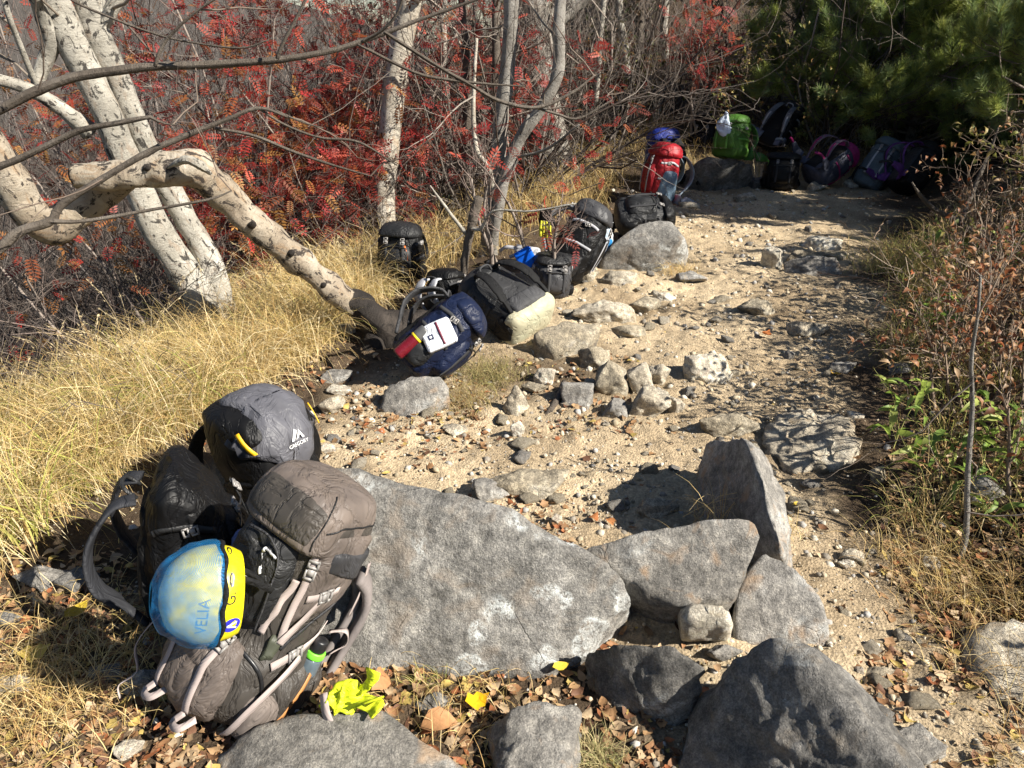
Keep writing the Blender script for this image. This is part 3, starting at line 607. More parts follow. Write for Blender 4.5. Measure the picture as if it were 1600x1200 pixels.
one_leaf('rust-red leaf lying mid-trail', 1196, 528, .08, (.5, .17, .05), 4, .9)
one_leaf('amber leaf in the shade at the trail edge', 1304, 590, .07, (.6, .33, .02), 0, 1.9)
one_leaf('brown curled leaf standing beside the yellow cloth', 598, 1080, .085, (.4, .2, .09), 2, 1.4, .05, (.9, .2))
one_leaf('yellow leaf stuck by the rough rock', 875, 1063, .05, (.7, .48, .05), 0, .4, .05)
one_leaf('pale yellow leaf in the grass at lower left', 60, 1035, .08, (.55, .42, .1), 4, .6, .03)
# ------------------------------------------------------------------ trees with traced stems
def stem(ctrl, n=40, sides=14, knob=0.12, seed=0, taper_end=None):
    """ctrl: (px, py, Y, width_px) -> tube"""
    P = np.array([np.append(atY(a, b_, Y), w / 2 / scl(atY(a, b_, Y))) for a, b_, Y, w in ctrl]); Q = crom(P, n)
    return tube(Q[:, :3], np.maximum(Q[:, 3], .0012), sides, knob, seed)
def stem_obj(name, mat, parent, ctrl, **kw):
    V, F, uv = stem(ctrl, **kw); o = np.array(parent.location); return mk(name, (V - o, F), M[mat], parent, uv=uv)
def Yset(Y, pts): return [(a, b_, Y if len(q) < 2 else q[0], w) for (a, b_, w, *q) in [(p[0], p[1], p[2], *p[3:]) for p in pts]]
def twig_part(name, parent, starts, dirs, L, Rd, levels, nch, seed, colr=(.16, .135, .11), sides=4, **kw):
    r = np.random.default_rng(seed); lv = grow(starts, dirs, L, Rd, levels, nch, r, **kw)
    VF = join([tubes(P, Q, sides) for P, Q in lv]); V = VF[0] - np.array(parent.location)
    c = np.array(colr) * np.ones((len(V), 1)); mk(name, (V, VF[1]), M["twig"], parent, colr=c, kind="stuff"); return lv
# double birch
tb = empty('birch_tree', gat(338, 512), label='twin-trunked pale birch leaning left out of the golden grass', cat='tree', group='birch trees')
Y0 = 4.1
A = [(338, 530, Y0, 62), (318, 480, Y0, 54), (283, 417, Y0, 49), (246, 358, Y0, 47), (221, 304, Y0, 46), (188, 233, Y0, 46), (167, 175, Y0, 44), (138, 117, Y0, 46), (112, 62, Y0, 50), (86, -5, Y0, 46), (60, -70, Y0, 44)]
B = [(352, 515, 4.2, 52), (338, 450, 4.2, 42), (321, 396, 4.2, 38), (283, 329, 4.2, 36), (250, 267, 4.2, 36), (221, 212, 4.2, 36), (190, 137, 4.2, 38), (163, 83, 4.2, 44), (143, 25, 4.2, 46), (130, -60, 4.2, 42)]
stem_obj('trunk', 'birch_grey', tb, A, n=60, sides=20, seed=1); stem_obj('trunk', 'birch_grey', tb, B, n=60, sides=18, seed=2)
stem_obj('limb', 'birch_grey', tb, [(140, 205, 4.1, 30), (96, 170, 4.0, 22), (42, 138, 3.9, 20), (-40, 115, 3.8, 18)], n=24, sides=10, seed=3)
stem_obj('limb', 'birch_grey', tb, [(58, 135, 4.0, 18), (66, 105, 4.05, 22), (80, 65, 4.05, 26), (66, 25, 4.0, 22), (50, -30, 3.9, 22)], n=24, sides=10, seed=4)
stem_obj('limb', 'birch_grey', tb, [(155, 40, 4.2, 26), (172, 18, 4.2, 22), (190, -15, 4.2, 20)], n=12, sides=10, seed=5)
stem_obj('limb', 'birch_grey', tb, [(60, 140, 4.0, 10), (35, 80, 3.9, 9), (12, 20, 3.8, 9), (0, -30, 3.8, 8)], n=16, sides=8, seed=6)
sp = np.array([atY(96, 170, 4), atY(42, 138, 3.9), atY(80, 65, 4.05), atY(20, 40, 3.85), atY(130, 60, 4.2), atY(170, 15, 4.2)])
twig_part('twigs', tb, sp, rng.normal(size=(6, 3)) * [1, .6, .4] + [-.3, 0, .5], np.full(6, .8), np.full(6, .009), 3, [5, 5], 41, (.2, .165, .13))
# bent birch
bb = empty('birch_tree', gat(612, 515), label='bent tan birch arching over, its cut stub pointing left', cat='tree', group='birch trees')
stem_obj('trunk', 'birch_tan', bb, [(556, 478, 3.845, 36), (545, 470, 3.83, 37), (520, 452, 3.8, 38), (480, 420, 3.75, 40), (425, 372, 3.7, 42), (375, 328, 3.65, 44), (335, 288, 3.6, 50), (305, 264, 3.55, 54), (275, 262, 3.52, 47), (225, 268, 3.5, 42), (170, 274, 3.47, 39), (116, 272, 3.45, 35)], n=130, sides=28, knob=.24, seed=7)
for q, (kx, ky, kY, kw) in enumerate([(455, 396, 3.66, 12), (395, 350, 3.58, 10), (230, 262, 3.44, 11), (505, 446, 3.73, 9)]):
    V, F, uv = stem([(kx - 5, ky + 3, kY + .03, kw), (kx, ky, kY, kw * 1.1), (kx + 3, ky - 2, kY - .015, kw * .6)], n=8, sides=10, knob=.35, seed=q); mk('knot', (V - np.array(bb.location), F), M['dark_bark'], bb, uv=uv)
V, F, uv = stem([(116, 272, 3.45, 25), (110, 272, 3.447, 22)], n=2, sides=10, knob=.2); mk('cut_end', (V - np.array(bb.location), F), M['dark_bark'], bb, uv=uv)
stem_obj('root', 'dark_bark', bb, [(532, 461, 3.815, 30), (548, 473, 3.83, 45), (575, 490, 3.85, 54), (600, 506, 3.865, 64), (622, 518, 3.88, 76), (650, 516, 3.9, 66), (678, 508, 3.93, 44), (712, 520, 3.96, 20), (730, 540, 3.9, 8)], n=60, sides=24, knob=.3, seed=8)  # trunk base darkened by colour where it lies in shade
stem_obj('root', 'dark_bark', bb, [(605, 512, 3.87, 50), (588, 540, 3.78, 46), (566, 566, 3.7, 26), (548, 584, 3.65, 8)], n=24, sides=14, knob=.3, seed=9)
stem_obj('limb', 'birch_tan', bb, [(205, 268, 3.62, 39), (165, 296, 3.6, 51), (120, 332, 3.55, 55), (80, 356, 3.5, 55), (45, 335, 3.45, 55), (18, 285, 3.4, 55), (-10, 235, 3.38, 55), (-60, 170, 3.35, 49)], n=60, sides=20, knob=.17, seed=10)
V, F, uv = stem([(262, 262, 3.44, 4), (290, 250, 3.40, 13), (312, 258, 3.40, 15), (330, 272, 3.44, 5)], n=20, sides=10, knob=.3); mk('bark_fold', (V - np.array(bb.location), F), M['birch_grey'], bb, uv=uv)
# straight birch
sb = empty('birch_tree', gat(612, 402), label='straight pale birch trunk rising behind the small black pack', cat='tree', group='birch trees')
ys = sb.location[1]
stem_obj('trunk', 'birch', sb, [(614, 420, ys, 46), (608, 385, ys, 38), (600, 340, ys, 36), (602, 270, ys, 35), (610, 200, ys, 35), (620, 110, ys, 34), (633, 40, ys, 36), (648, -40, ys, 36)], n=60, sides=18, knob=.08, seed=11)
stem_obj('limb', 'birch', sb, [(640, 5, ys, 20), (662, -12, ys - .1, 16), (690, -40, ys - .2, 14)], n=10, sides=8, seed=12)
# grey multi-stemmed rowan
rt = empty('rowan_tree', gat(762, 398), label='grey several-stemmed rowan behind the mid-trail packs', cat='tree'); yr = rt.location[1]
stem_obj('trunk', 'grey_stem', rt, [(760, 410, yr, 34), (768, 350, yr, 26), (776, 270, yr, 25), (784, 180, yr, 24), (795, 80, yr, 24), (802, -40, yr, 23)], n=50, sides=14, seed=13)
stem_obj('trunk', 'grey_stem', rt, [(766, 400, yr - .05, 18), (776, 340, yr - .1, 18), (790, 275, yr - .12, 18), (815, 212, yr - .12, 19), (848, 165, yr - .15, 18), (872, 112, yr - .15, 19), (873, 40, yr - .15, 19), (880, -40, yr - .1, 18)], n=50, sides=12, seed=14)
stem_obj('limb', 'birch', rt, [(772, 310, yr - .1, 9), (764, 262, yr - .15, 8), (746, 238, yr - .2, 8), (740, 190, yr - .2, 7), (741, 120, yr - .2, 6), (745, 60, yr - .2, 5)], n=30, sides=8, seed=15)
stem_obj('limb', 'grey_stem', rt, [(776, 340, yr - .1, 8), (800, 250, yr - .1, 6), (826, 180, yr - .2, 5)], n=12, sides=6, seed=16)
stem_obj('limb', 'grey_stem', rt, [(780, 250, yr, 7), (850, 235, yr - .3, 5), (905, 195, yr - .5, 3)], n=12, sides=6, seed=17)
sp = np.array([atY(741, 150, yr - .2), atY(850, 165, yr - .15), atY(790, 120, yr), atY(870, 60, yr - .1), atY(770, 350, yr - .1), atY(800, 30, yr)])
twig_part('twigs', rt, sp, rng.normal(size=(6, 3)) + [0, 0, .4], np.full(6, .7), np.full(6, .007), 3, [4, 4], 42, (.22, .19, .16))
# broken sapling
ds = empty('dead_sapling', gat(722, 480), label='short broken dead sapling standing between the packs', cat='tree'); yd = ds.location[1]
stem_obj('trunk', 'rowan_bark', ds, [(720, 492, yd, 13), (724, 440, yd, 12), (727, 400, yd, 12), (735, 360, yd, 15), (748, 308, yd, 15)], n=24, sides=10, knob=.2, seed=18)
stem_obj('limb', 'birch_grey', ds, [(728, 365, yd, 7), (712, 345, yd - .05, 6), (690, 315, yd - .1, 4), (672, 290, yd - .1, 2)], n=12, sides=6, seed=19)
stem_obj('limb', 'birch_grey', ds, [(732, 352, yd, 6), (750, 360, yd - .05, 6), (770, 330, yd - .1, 4), (830, 330, yd - .2, 4), (900, 318, yd - .3, 3)], n=16, sides=6, seed=20)
# old thick trunk
ot = empty('old_tree', gat(866, 282), label='thick old grey trunk with peeling pale bark at the back', cat='tree'); yo = ot.location[1]
stem_obj('trunk', 'old_bark', ot, [(872, 300, yo, 100), (866, 262, yo, 64), (856, 200, yo, 54), (846, 140, yo, 52), (838, 70, yo, 54), (834, 10, yo, 60), (828, -50, yo, 60)], n=50, sides=22, knob=.14, seed=21)
stem_obj('limb', 'old_bark', ot, [(845, 40, yo, 36), (885, 20, yo, 30), (930, -20, yo, 26)], n=14, sides=12, knob=.14, seed=22)
stem_obj('root', 'old_bark', ot, [(880, 270, yo - .1, 34), (900, 292, yo - .2, 26), (925, 300, yo - .25, 12)], n=14, sides=10, knob=.2, seed=23)
# near rowan whose boughs cross the picture from the left
nr = empty('rowan_tree', (-2.25, 2.15, h1(-2.25, 2.15)), label='bare rowan whose long boughs cross in from the left edge', cat='tree')
stem_obj('trunk', 'rowan_bark', nr, [(-330, 900, 2.15, 50), (-310, 600, 2.15, 46), (-290, 330, 2.15, 42), (-270, 100, 2.15, 38), (-260, -200, 2.15, 34)], n=30, sides=12, seed=24)
def bough(pts, Y, name='bough', Y2=None):
    Y2 = Y if Y2 is None else Y2; k = len(pts); stem_obj(name, 'rowan_bark', nr, [(p[0], p[1], Y + (Y2 - Y) * i / (k - 1), p[2]) for i, p in enumerate(pts)], n=max(14, 5 * k), sides=8, knob=.1, seed=len(nr.children) + 30)
bough([(-285, 300, 24), (-140, 225, 20), (-50, 192, 17), (0, 171, 15), (50, 145, 15), (110, 122, 15), (170, 112, 14), (240, 104, 13), (330, 101, 12), (430, 94, 11), (500, 83, 9), (540, 73, 8), (600, 52, 7), (655, 31, 6), (720, 8, 5), (800, -20, 4)], 2.2, Y2=2.5)
bough([(600, 50, 6), (680, 101, 6), (736, 133, 6), (778, 157, 6), (837, 168, 6), (890, 147, 5), (928, 119, 3)], 2.38, Y2=2.6)
bough([(560, 70, 5), (645, 112, 5), (697, 124, 5), (760, 131, 4), (820, 135, 2)], 2.36, Y2=2.5)
bough([(837, 168, 4), (870, 178, 4), (904, 185, 4), (956, 157, 3)], 2.55, Y2=2.6)
bough([(565, 66, 5), (600, 45, 5), (622, 18, 4), (632, -15, 4)], 2.36, Y2=2.3)
bough([(-290, 480, 20), (-120, 440, 18), (-40, 412, 17), (0, 388, 16), (29, 362, 15), (79, 346, 14), (96, 320, 12), (167, 275, 10), (233, 237, 10), (300, 208, 9), (354, 187, 7), (404, 169, 6), (450, 183, 3)], 2.0, Y2=2.35)
bough([(333, 200, 5), (396, 212, 5), (458, 237, 5), (520, 258, 4), (579, 275, 2)], 2.3, Y2=2.4)
bough([(404, 169, 4), (445, 195, 4), (500, 215, 4), (560, 222, 4), (620, 258, 2)], 2.33, Y2=2.4)
bough([(79, 346, 8), (125, 346, 6), (180, 338, 6), (229, 329, 5), (325, 312, 4), (362, 298, 2)], 2.05, Y2=2.2)
bough([(-280, 330, 14), (-100, 290, 12), (0, 260, 11), (62, 233, 10), (125, 204, 9), (187, 192, 8), (237, 183, 6), (250, 192, 4), (275, 195, 2)], 2.1, Y2=2.2)
bough([(90, -25, 4), (112, 0, 4), (167, 25, 4), (233, 50, 4), (292, 65, 3), (375, 75, 3), (420, 62, 2)], 2.3)
bough([(242, 104, 6), (250, 80, 6), (267, 54, 5), (308, 17, 4), (350, -10, 3)], 2.24)
bough([(433, 92, 6), (440, 72, 6), (458, 38, 5), (482, -10, 4)], 2.3)
bough([(505, 200, 2), (470, 190, 3), (430, 172, 3)], 2.35)
sp = np.array([atY(450, 183, 2.35), atY(579, 275, 2.4), atY(928, 119, 2.6), atY(820, 135, 2.5), atY(956, 157, 2.6), atY(362, 298, 2.2), atY(270, 195, 2.2), atY(310, 15, 2.24), atY(60, 140, 2.2), atY(160, 280, 2.1)])
twig_part('twigs', nr, sp, rng.normal(size=(10, 3)) * [.8, .8, .5] + [.5, .2, .1], np.full(10, .28), np.full(10, .0028), 2, [4], 43, (.15, .115, .09), ang=.6)

# ------------------------------------------------------------------ rowan shrubs with red pinnate leaves
def pinnate(pairs=6):
    Vs, Fs, n = [], [], 0
    def lf(base, d, L, w, z):
        nonlocal n; d = np.array(d) / np.linalg.norm(d); s = np.array([-d[1], d[0]]); b_ = np.array(base)
        for q, zz in ((b_, z), (b_ + d * L * .5 + s * w, z + .012), (b_ + d * L, z - .03), (b_ + d * L * .5 - s * w, z + .012)): Vs.append([q[0], q[1], zz])
        Fs.append([n, n + 1, n + 2, n + 3]); n += 4
    for k in range(pairs):
        x = .12 + .78 * k / (pairs - 1); z = -.25 * x * x; L = .36 * (1 - .45 * abs(k / (pairs - 1) - .45))
        lf((x, .0), (.45, 1), L, .06, z); lf((x, .0), (.45, -1), L, .06, z)
    lf((.92, 0), (1, 0), .3, .06, -.23); Vs.extend([[0, -.008, 0], [0, .008, 0], [.95, .005, -.23], [.95, -.005, -.23]]); Fs.append([n, n + 3, n + 2, n + 1])
    return np.array(Vs), np.array(Fs)
PV, PF = pinnate()
REDS = np.array([[.28, .04, .028], [.35, .06, .035], [.2, .025, .022], [.34, .1, .04], [.17, .035, .025], [.42, .09, .06], [.24, .035, .03], [.3, .03, .03], [.14, .04, .03]]); RUST = np.array([[.24, .09, .03], [.3, .13, .04], [.18, .055, .025], [.34, .17, .05], [.34, .05, .03], [.3, .03, .025]])
def leaf_cloud(name, parent, pos, dirs, sizes, pal, r):
    up = norm(np.array([0, -.25, 1.0]) + r.normal(size=(len(pos), 3)) * .35); Mx = rotm(dirs, up) * sizes[:, None, None]; V, F = scatter(PV, PF, Mx, pos)
    c = np.repeat(pal[r.integers(0, len(pal), len(pos))] * r.uniform(.65, 1.3, (len(pos), 1)), len(PV), 0)
    mk(name, (V - np.array(parent.location), F), M['leaf'], parent, colr=c, kind='stuff')
def rowan(label, px, py, Y, rad, nst, nleaf, pal, seed, hz=None, group='red-leaved rowan shrubs'):
    r = np.random.default_rng(seed); c = atY(px, py, Y); gz = h1(c[0], c[1]); base = np.array([c[0], c[1], gz]); o = empty('rowan_shrub', base, label=label, cat='shrub', group=group)
    hgt = max(.6, c[2] - gz); d = r.normal(size=(nst, 3)) * [.35, .3, .05] + [0, 0, 1]
    lv = grow(base + r.normal(size=(nst, 3)) * [.15, .15, 0], d, hgt * r.uniform(.75, 1.25, nst), np.full(nst, .018), 4, [6, 5, 3], r, wig=.12, up=.1, ang=.75, lr=.42 + .0 * rad, rr=.5, tmin=.45)
    for k, (P, Q) in enumerate(lv):
        VF = tubes(P, np.maximum(Q, .0015), 5 if k == 0 else 3); mk('stem' if k == 0 else 'branches' if k == 1 else 'twigs', (VF[0] - base, VF[1]), M['twig'], o, kind='stuff' if k else None, colr=np.tile([.17, .13, .11] if k else [.24, .2, .17], (len(VF[0]), 1)))
    P = np.concatenate([lv[2][0][:, 3:].reshape(-1, 3), lv[3][0][:, 2:].reshape(-1, 3)]); P = P[r.integers(0, len(P), nleaf)] + r.normal(size=(nleaf, 3)) * .07
    D = norm(norm(P - (base + [0, 0, hgt * .7])) * .6 + r.normal(size=(nleaf, 3)) * .7 + [0, -.3, -.15])
    leaf_cloud('foliage', o, P, D, r.uniform(.08, .145, nleaf), pal, r); return o
rowan('red rowan shrub right of the bent birch elbow', 470, 290, 5.8, .5, 5, 800, REDS, 51)
rowan('bright red rowan shrub close to the straight birch trunk', 550, 240, 6.9, .6, 5, 850, REDS, 52)
rowan('tall red rowan shrub at the top left of the straight birch', 530, 70, 7.2, .7, 6, 1000, REDS, 53)
rowan('red rowan shrub high above the bent birch elbow', 400, 90, 7.0, .7, 6, 950, REDS, 54)
rowan('rust-coloured rowan shrub behind the twin birch trunks', 290, 170, 6.4, .6, 5, 800, RUST, 55)
rowan('rust and red rowan shrub low beside the grass', 415, 370, 5.9, .4, 5, 500, RUST, 56)
rowan('dark red rowan shrub right of the straight birch', 690, 190, 8.2, .6, 4, 420, REDS, 57)
rowan('sparse red rowan at the top centre right', 1110, 60, 9.6, .6, 4, 330, REDS, 58)
rowan('rusty rowan shrub far behind the old trunk', 950, 110, 10.5, .6, 4, 450, RUST, 59)
rowan('thin orange rowan beyond the left boughs', 180, 330, 5.6, .5, 4, 320, RUST, 60)
rowan('brown-leaved rowan at the far left edge', 40, 260, 6.4, .5, 5, 420, RUST, 63)
rowan('red rowan crown above the pair of birch trunks', 250, 60, 8.0, .6, 6, 600, RUST, 64)
rowan('crimson rowan at the top centre behind the grey stems', 720, 60, 9.2, .6, 5, 450, REDS, 65)
rowan('red rowan crown at the top edge left of centre', 460, 20, 7.8, .6, 6, 800, REDS, 66)
rowan('red rowan crown at the top edge behind the straight birch', 610, 20, 8.4, .6, 6, 650, REDS, 67)
rowan('small rowan seedling with red leaves at the foot of the grey stems', 742, 400, 4.9, .2, 3, 26, REDS, 61)
rowan('small red-leaved seedling beside the black pack', 878, 360, 4.9, .2, 2, 12, REDS, 62)

# ------------------------------------------------------------------ thickets
def thicket(name, label, xs, ys, hs, seed, nst=3, nch=(6, 6), cols=((.2, .17, .14), (.3, .26, .22), (.14, .1, .08)), r0=.012, **kw):
    r = np.random.default_rng(seed); n = len(xs); nst_ = n * nst; b0 = np.repeat(np.stack([xs, ys, H(xs, ys) - .05], -1), nst, 0); hh = np.repeat(hs, nst)
    d = r.normal(size=(nst_, 3)) * [.45, .45, .1] + [0, 0, 1]
    lv = grow(b0, d, hh * r.uniform(.7, 1.1, nst_), hh * r0 * r.uniform(.5, 1.3, nst_) * .6, 3, list(nch), r, wig=kw.get('wig', .22), up=kw.get('up', .12), ang=kw.get('ang', .8), lr=.5, rr=.5, tmin=.15)
    parts, cs = [], []; cols = np.array(cols)
    for k, (P, Q) in enumerate(lv):
        VF = tubes(P, np.maximum(Q, .0016), 4 if k == 0 else 3); parts.append(VF); m = len(P); cs.append(np.repeat(cols[r.integers(0, len(cols), m)] * r.uniform(.7, 1.3, (m, 1)), len(VF[0]) // m, 0))
    return mk(name, join(parts), M['twig'], colr=np.concatenate(cs), label=label, cat='undergrowth', kind='stuff')
rt_ = np.random.default_rng(71)
n = 125; Y = rt_.uniform(7.0, 13, n); X = np.interp(Y, _YL, _XL) - .55 - rt_.uniform(0, 1, n) ** 1.3 * 6; hs = rt_.uniform(1.3, 3.0, n)
thicket('undergrowth', 'tangle of bare grey branches filling the wood behind the trees', X, Y, hs, 72, ang=.65, cols=((.11, .09, .075), (.2, .17, .145), (.06, .045, .036)))
n = 110; Y = rt_.uniform(2.4, 7.5, n); X = np.interp(Y, _YL, _XL) - rt_.uniform(1.0, 4.0, n)
thicket('undergrowth', 'dark leafless brush tangled beyond the golden grass at left', X, Y, rt_.uniform(.5, 1.2, n), 73, 3, (6, 5), ((.08, .065, .055), (.15, .12, .1), (.05, .035, .03)), wig=.35, up=.0)
n = 46; Y = rt_.uniform(9.0, 12.5, n); X = rt_.uniform(.6, 5.5, n)
thicket('undergrowth', 'bare brown brush on the shaded bank behind the far packs', X, Y, rt_.uniform(.9, 2.4, n), 74, 3, (6, 5), ((.09, .07, .06), (.18, .15, .125)))
n = 60; Y = rt_.uniform(1.8, 7.5, n); X = np.interp(Y, _YR, _XR) + rt_.uniform(.25, 2.2, n)
thicket('undergrowth', 'dry twiggy brush covering the right-hand bank', X, Y, rt_.uniform(.25, .75, n), 75, 4, (5, 5), ((.24, .17, .12), (.34, .27, .2), (.16, .1, .07)), wig=.3, up=.05, r0=.009)
n = 620; Y = rt_.uniform(11, 55, n); X = -rt_.uniform(.12, .8, n) * Y - 2
thicket('far_wood', 'grey bare wood on the far valley side', X, Y, rt_.uniform(3, 6.5, n), 76, 2, (6, 4), ((.075, .062, .053), (.13, .112, .1), (.06, .045, .038)), r0=.012, wig=.14)
n = 330; Y = rt_.uniform(55, 190, n); X = -rt_.uniform(.1, .85, n) * Y - 4
thicket('far_wood', 'grey leafless trees covering the opposite mountainside', X, Y, rt_.uniform(6, 11, n), 77, 2, (6, 3), ((.085, .075, .068), (.14, .125, .115)), r0=.014, wig=.14)
# slim bare stems one can tell apart in the wood
for k, (lb, px, py, Y, w, lean) in enumerate([
    ('slim pale stem right of the straight birch', 722, 190, 7.2, 13, 8), ('slim pale twisting stem left of the grey rowan', 700, 175, 7.6, 10, -14), ('thin grey stem in front of the old trunk', 762, 215, 7.0, 12, 4),
    ('slim grey stem left of the far clump', 992, 150, 10.2, 12, -30), ('slim grey stem, middle of the far clump', 1004, 160, 10.3, 14, -10), ('pale slim stem, right of the far clump', 1022, 165, 10.2, 12, 14),
    ('slim dark stem standing before the pine', 1215, 165, 10.4, 8, 18), ('thin grey stem right of the old trunk', 925, 185, 9.6, 8, 10)]):
    g = atY(px, py, Y); gz = h1(g[0], g[1]); o = empty('young_tree', (g[0], g[1], gz), label=lb, cat='tree', group='slim bare trees in the wood'); s = scl(g); r = np.random.default_rng(80 + k)
    P = crom([[0, 0, -.1], [lean / s * .4 + r.normal() * .04, 0, (g[2] - gz) + .5], [lean / s * 1.0 + r.normal() * .06, .05, g[2] - gz + 1.1], [lean / s * 2 + r.normal() * .1, .1, 3.6]], 24); V, F, uv = tube(P, np.linspace(w / s * .6, w / s * .35, 24), 8, .12, k)
    mk('trunk', (V, F), M['birch_grey' if k % 2 else 'rowan_bark'], o, uv=uv)
    i_ = r.integers(6, 23, 9); lv = grow(P[i_], r.normal(size=(9, 3)) * [1, 1, .3] + [0, 0, .7], np.full(9, .9), np.full(9, w / s * .18), 3, [4, 4], r, ang=.7)
    VF = join([tubes(p_, np.maximum(q_, .0016), 3) for p_, q_ in lv]); mk('branches', kind='stuff', VF=VF, mat=M['twig'], parent=o, colr=np.tile([.26, .22, .18], (len(VF[0]), 1)))

# ------------------------------------------------------------------ pines
def tuft(n=70, L=.062, r=None):
    r = r or np.random.default_rng(3); s = r.uniform(-.05, .03, n); a = r.uniform(0, 2 * np.pi, n); th = r.uniform(.35, 1.0, n) - s * 4
    d = np.stack([np.cos(th), np.sin(th) * np.cos(a), np.sin(th) * np.sin(a)], -1); b0 = np.stack([s, 0 * s, 0 * s], -1); e = b0 + d * (L * r.uniform(.75, 1.1, n))[:, None]
    w = norm(np.cross(d, rand_dirs(n, r))) * .002
    V = np.stack([b0 - w, b0 + w, e], 1).reshape(-1, 3); return V, np.arange(3 * n).reshape(-1, 3)
TUFT = [tuft(80, .085, np.random.default_rng(k)) for k in range(3)]
GRN = np.array([[.26, .32, .08], [.35, .4, .1], [.2, .27, .1], [.43, .46, .13], [.28, .34, .14]])
def pine(label, x, y, h, rad, seed, nb=26, lean=(0, 0), zmin=.15, lvch=(7, 4), tsc=1.0, up=.28):
    r = np.random.default_rng(seed); z = h1(x, y); o = empty('pine_tree', (x, y, z), label=label, cat='tree', group='pines on the right bank')
    P = crom([[0, 0, -.1], [lean[0] * .3 + r.normal() * .05, lean[1] * .3, h * .35], [lean[0], lean[1], h]], 20); V, F, uv = tube(P, np.linspace(.07, .02, 20), 10, .15, seed); mk('trunk', (V, F), M['old_bark'], o, uv=uv)
    t = r.uniform(zmin, 1, nb); st = P[(t * 19).astype(int)]; a = r.uniform(0, 2 * np.pi, nb); Lb = rad * (1.05 - .55 * t) * r.uniform(.75, 1.15, nb)
    lv = grow(st, np.stack([np.cos(a), np.sin(a), .25 + .5 * t], -1), Lb, np.full(nb, .018), 3, list(lvch), r, wig=.16, up=up, ang=.75, lr=.42, rr=.5, tmin=.3)
    VF = join([tubes(p_, np.maximum(q_, .003), 5 if k == 0 else 3) for k, (p_, q_) in enumerate(lv)]); mk('branches', kind='stuff', VF=VF, mat=M['twig'], parent=o, colr=np.tile([.19, .15, .12], (len(VF[0]), 1)))
    tip = [lv[2][0][:, k] for k in (3, 5)] + [lv[1][0][:, 5], lv[0][0][:, 5]]; dr = [lv[2][0][:, k] - lv[2][0][:, k - 1] for k in (3, 5)] + [lv[1][0][:, 5] - lv[1][0][:, 4], lv[0][0][:, 5] - lv[0][0][:, 4]]
    tip = np.concatenate(tip); dr = norm(np.concatenate(dr)); dr = norm(dr + [0, 0, .55]); n = len(tip); w = r.integers(0, 3, n); parts, cs = [], []
    for k in range(3):
        m = w == k; Mx = rotm(dr[m], norm(r.normal(size=(m.sum(), 3)))) * (r.uniform(.85, 1.25, m.sum()) * tsc)[:, None, None]; parts.append(scatter(*TUFT[k], Mx, tip[m])); cs.append(np.repeat(GRN[r.integers(0, len(GRN), m.sum())] * r.uniform(.7, 1.3, (m.sum(), 1)), len(TUFT[k][0]), 0))
    mk('foliage', join(parts), M['needle'], o, smooth=False, kind='stuff', colr=np.concatenate(cs)); return o
pine('dense green pine rising behind the slate-coloured pack', 4.75, 9.25, 1.9, 1.5, 91, 95, lvch=(7, 4), zmin=.03, tsc=1.3, up=.1)
pine('green pine reaching in at the top right corner', 6.0, 9.6, 2.1, 1.5, 92, 85, lvch=(7, 4), zmin=.03, tsc=1.3, up=.1)
pine('green pine above the pink-trimmed pack', 3.7, 10.4, 2.3, .9, 93, 34, lvch=(7, 4), zmin=.05, tsc=1.3, up=.1)
pine('rounded pine at the right edge behind the last pack', 5.75, 8.3, 1.0, 1.0, 99, 60, lvch=(7, 4), zmin=.03, tsc=1.2, up=.1)
pine('low pine with tufts at the right edge', 4.6, 6.1, 1.3, 1.2, 94, 30)
pine('pine standing beyond the right edge of the view', 6.5, 5.9, 3.0, 1.3, 95, 40, zmin=.05)
pine('young pine beyond the right edge, nearer the packs', 6.3, 6.8, 1.7, .8, 98, 26, zmin=.05)
pine('squat pine further up the right side shading the bank', 5.0, 4.2, .9, .9, 97, 9, zmin=.05)

# ------------------------------------------------------------------ leafy bushes and bamboo grass
def leafmass(name, label, P, D, sizes, pal, r, wide=.22, cat='shrub', kind=None, mat='leaf', parent=None):
    V0, F0 = leaf_tpl(-.5, wide, .2, 4); V0 = V0 + [.5, 0, 0]; up = norm(np.array([0, -.1, 1.0]) + r.normal(size=(len(P), 3)) * .5); V, F = scatter(V0, F0, rotm(D, up) * sizes[:, None, None], P)
    c = np.repeat(pal[r.integers(0, len(pal), len(P))] * r.uniform(.65, 1.25, (len(P), 1)), len(V0), 0)
    if parent is not None: return mk(name, (V - np.array(parent.location), F), M[mat], parent, colr=c, kind='stuff')
    return mk(name, (V, F), M[mat], colr=c, label=label, cat=cat, kind=kind)
YG = np.array([[.2, .2, .05], [.28, .24, .07], [.14, .16, .04], [.36, .28, .1], [.3, .18, .07], [.11, .13, .04]])
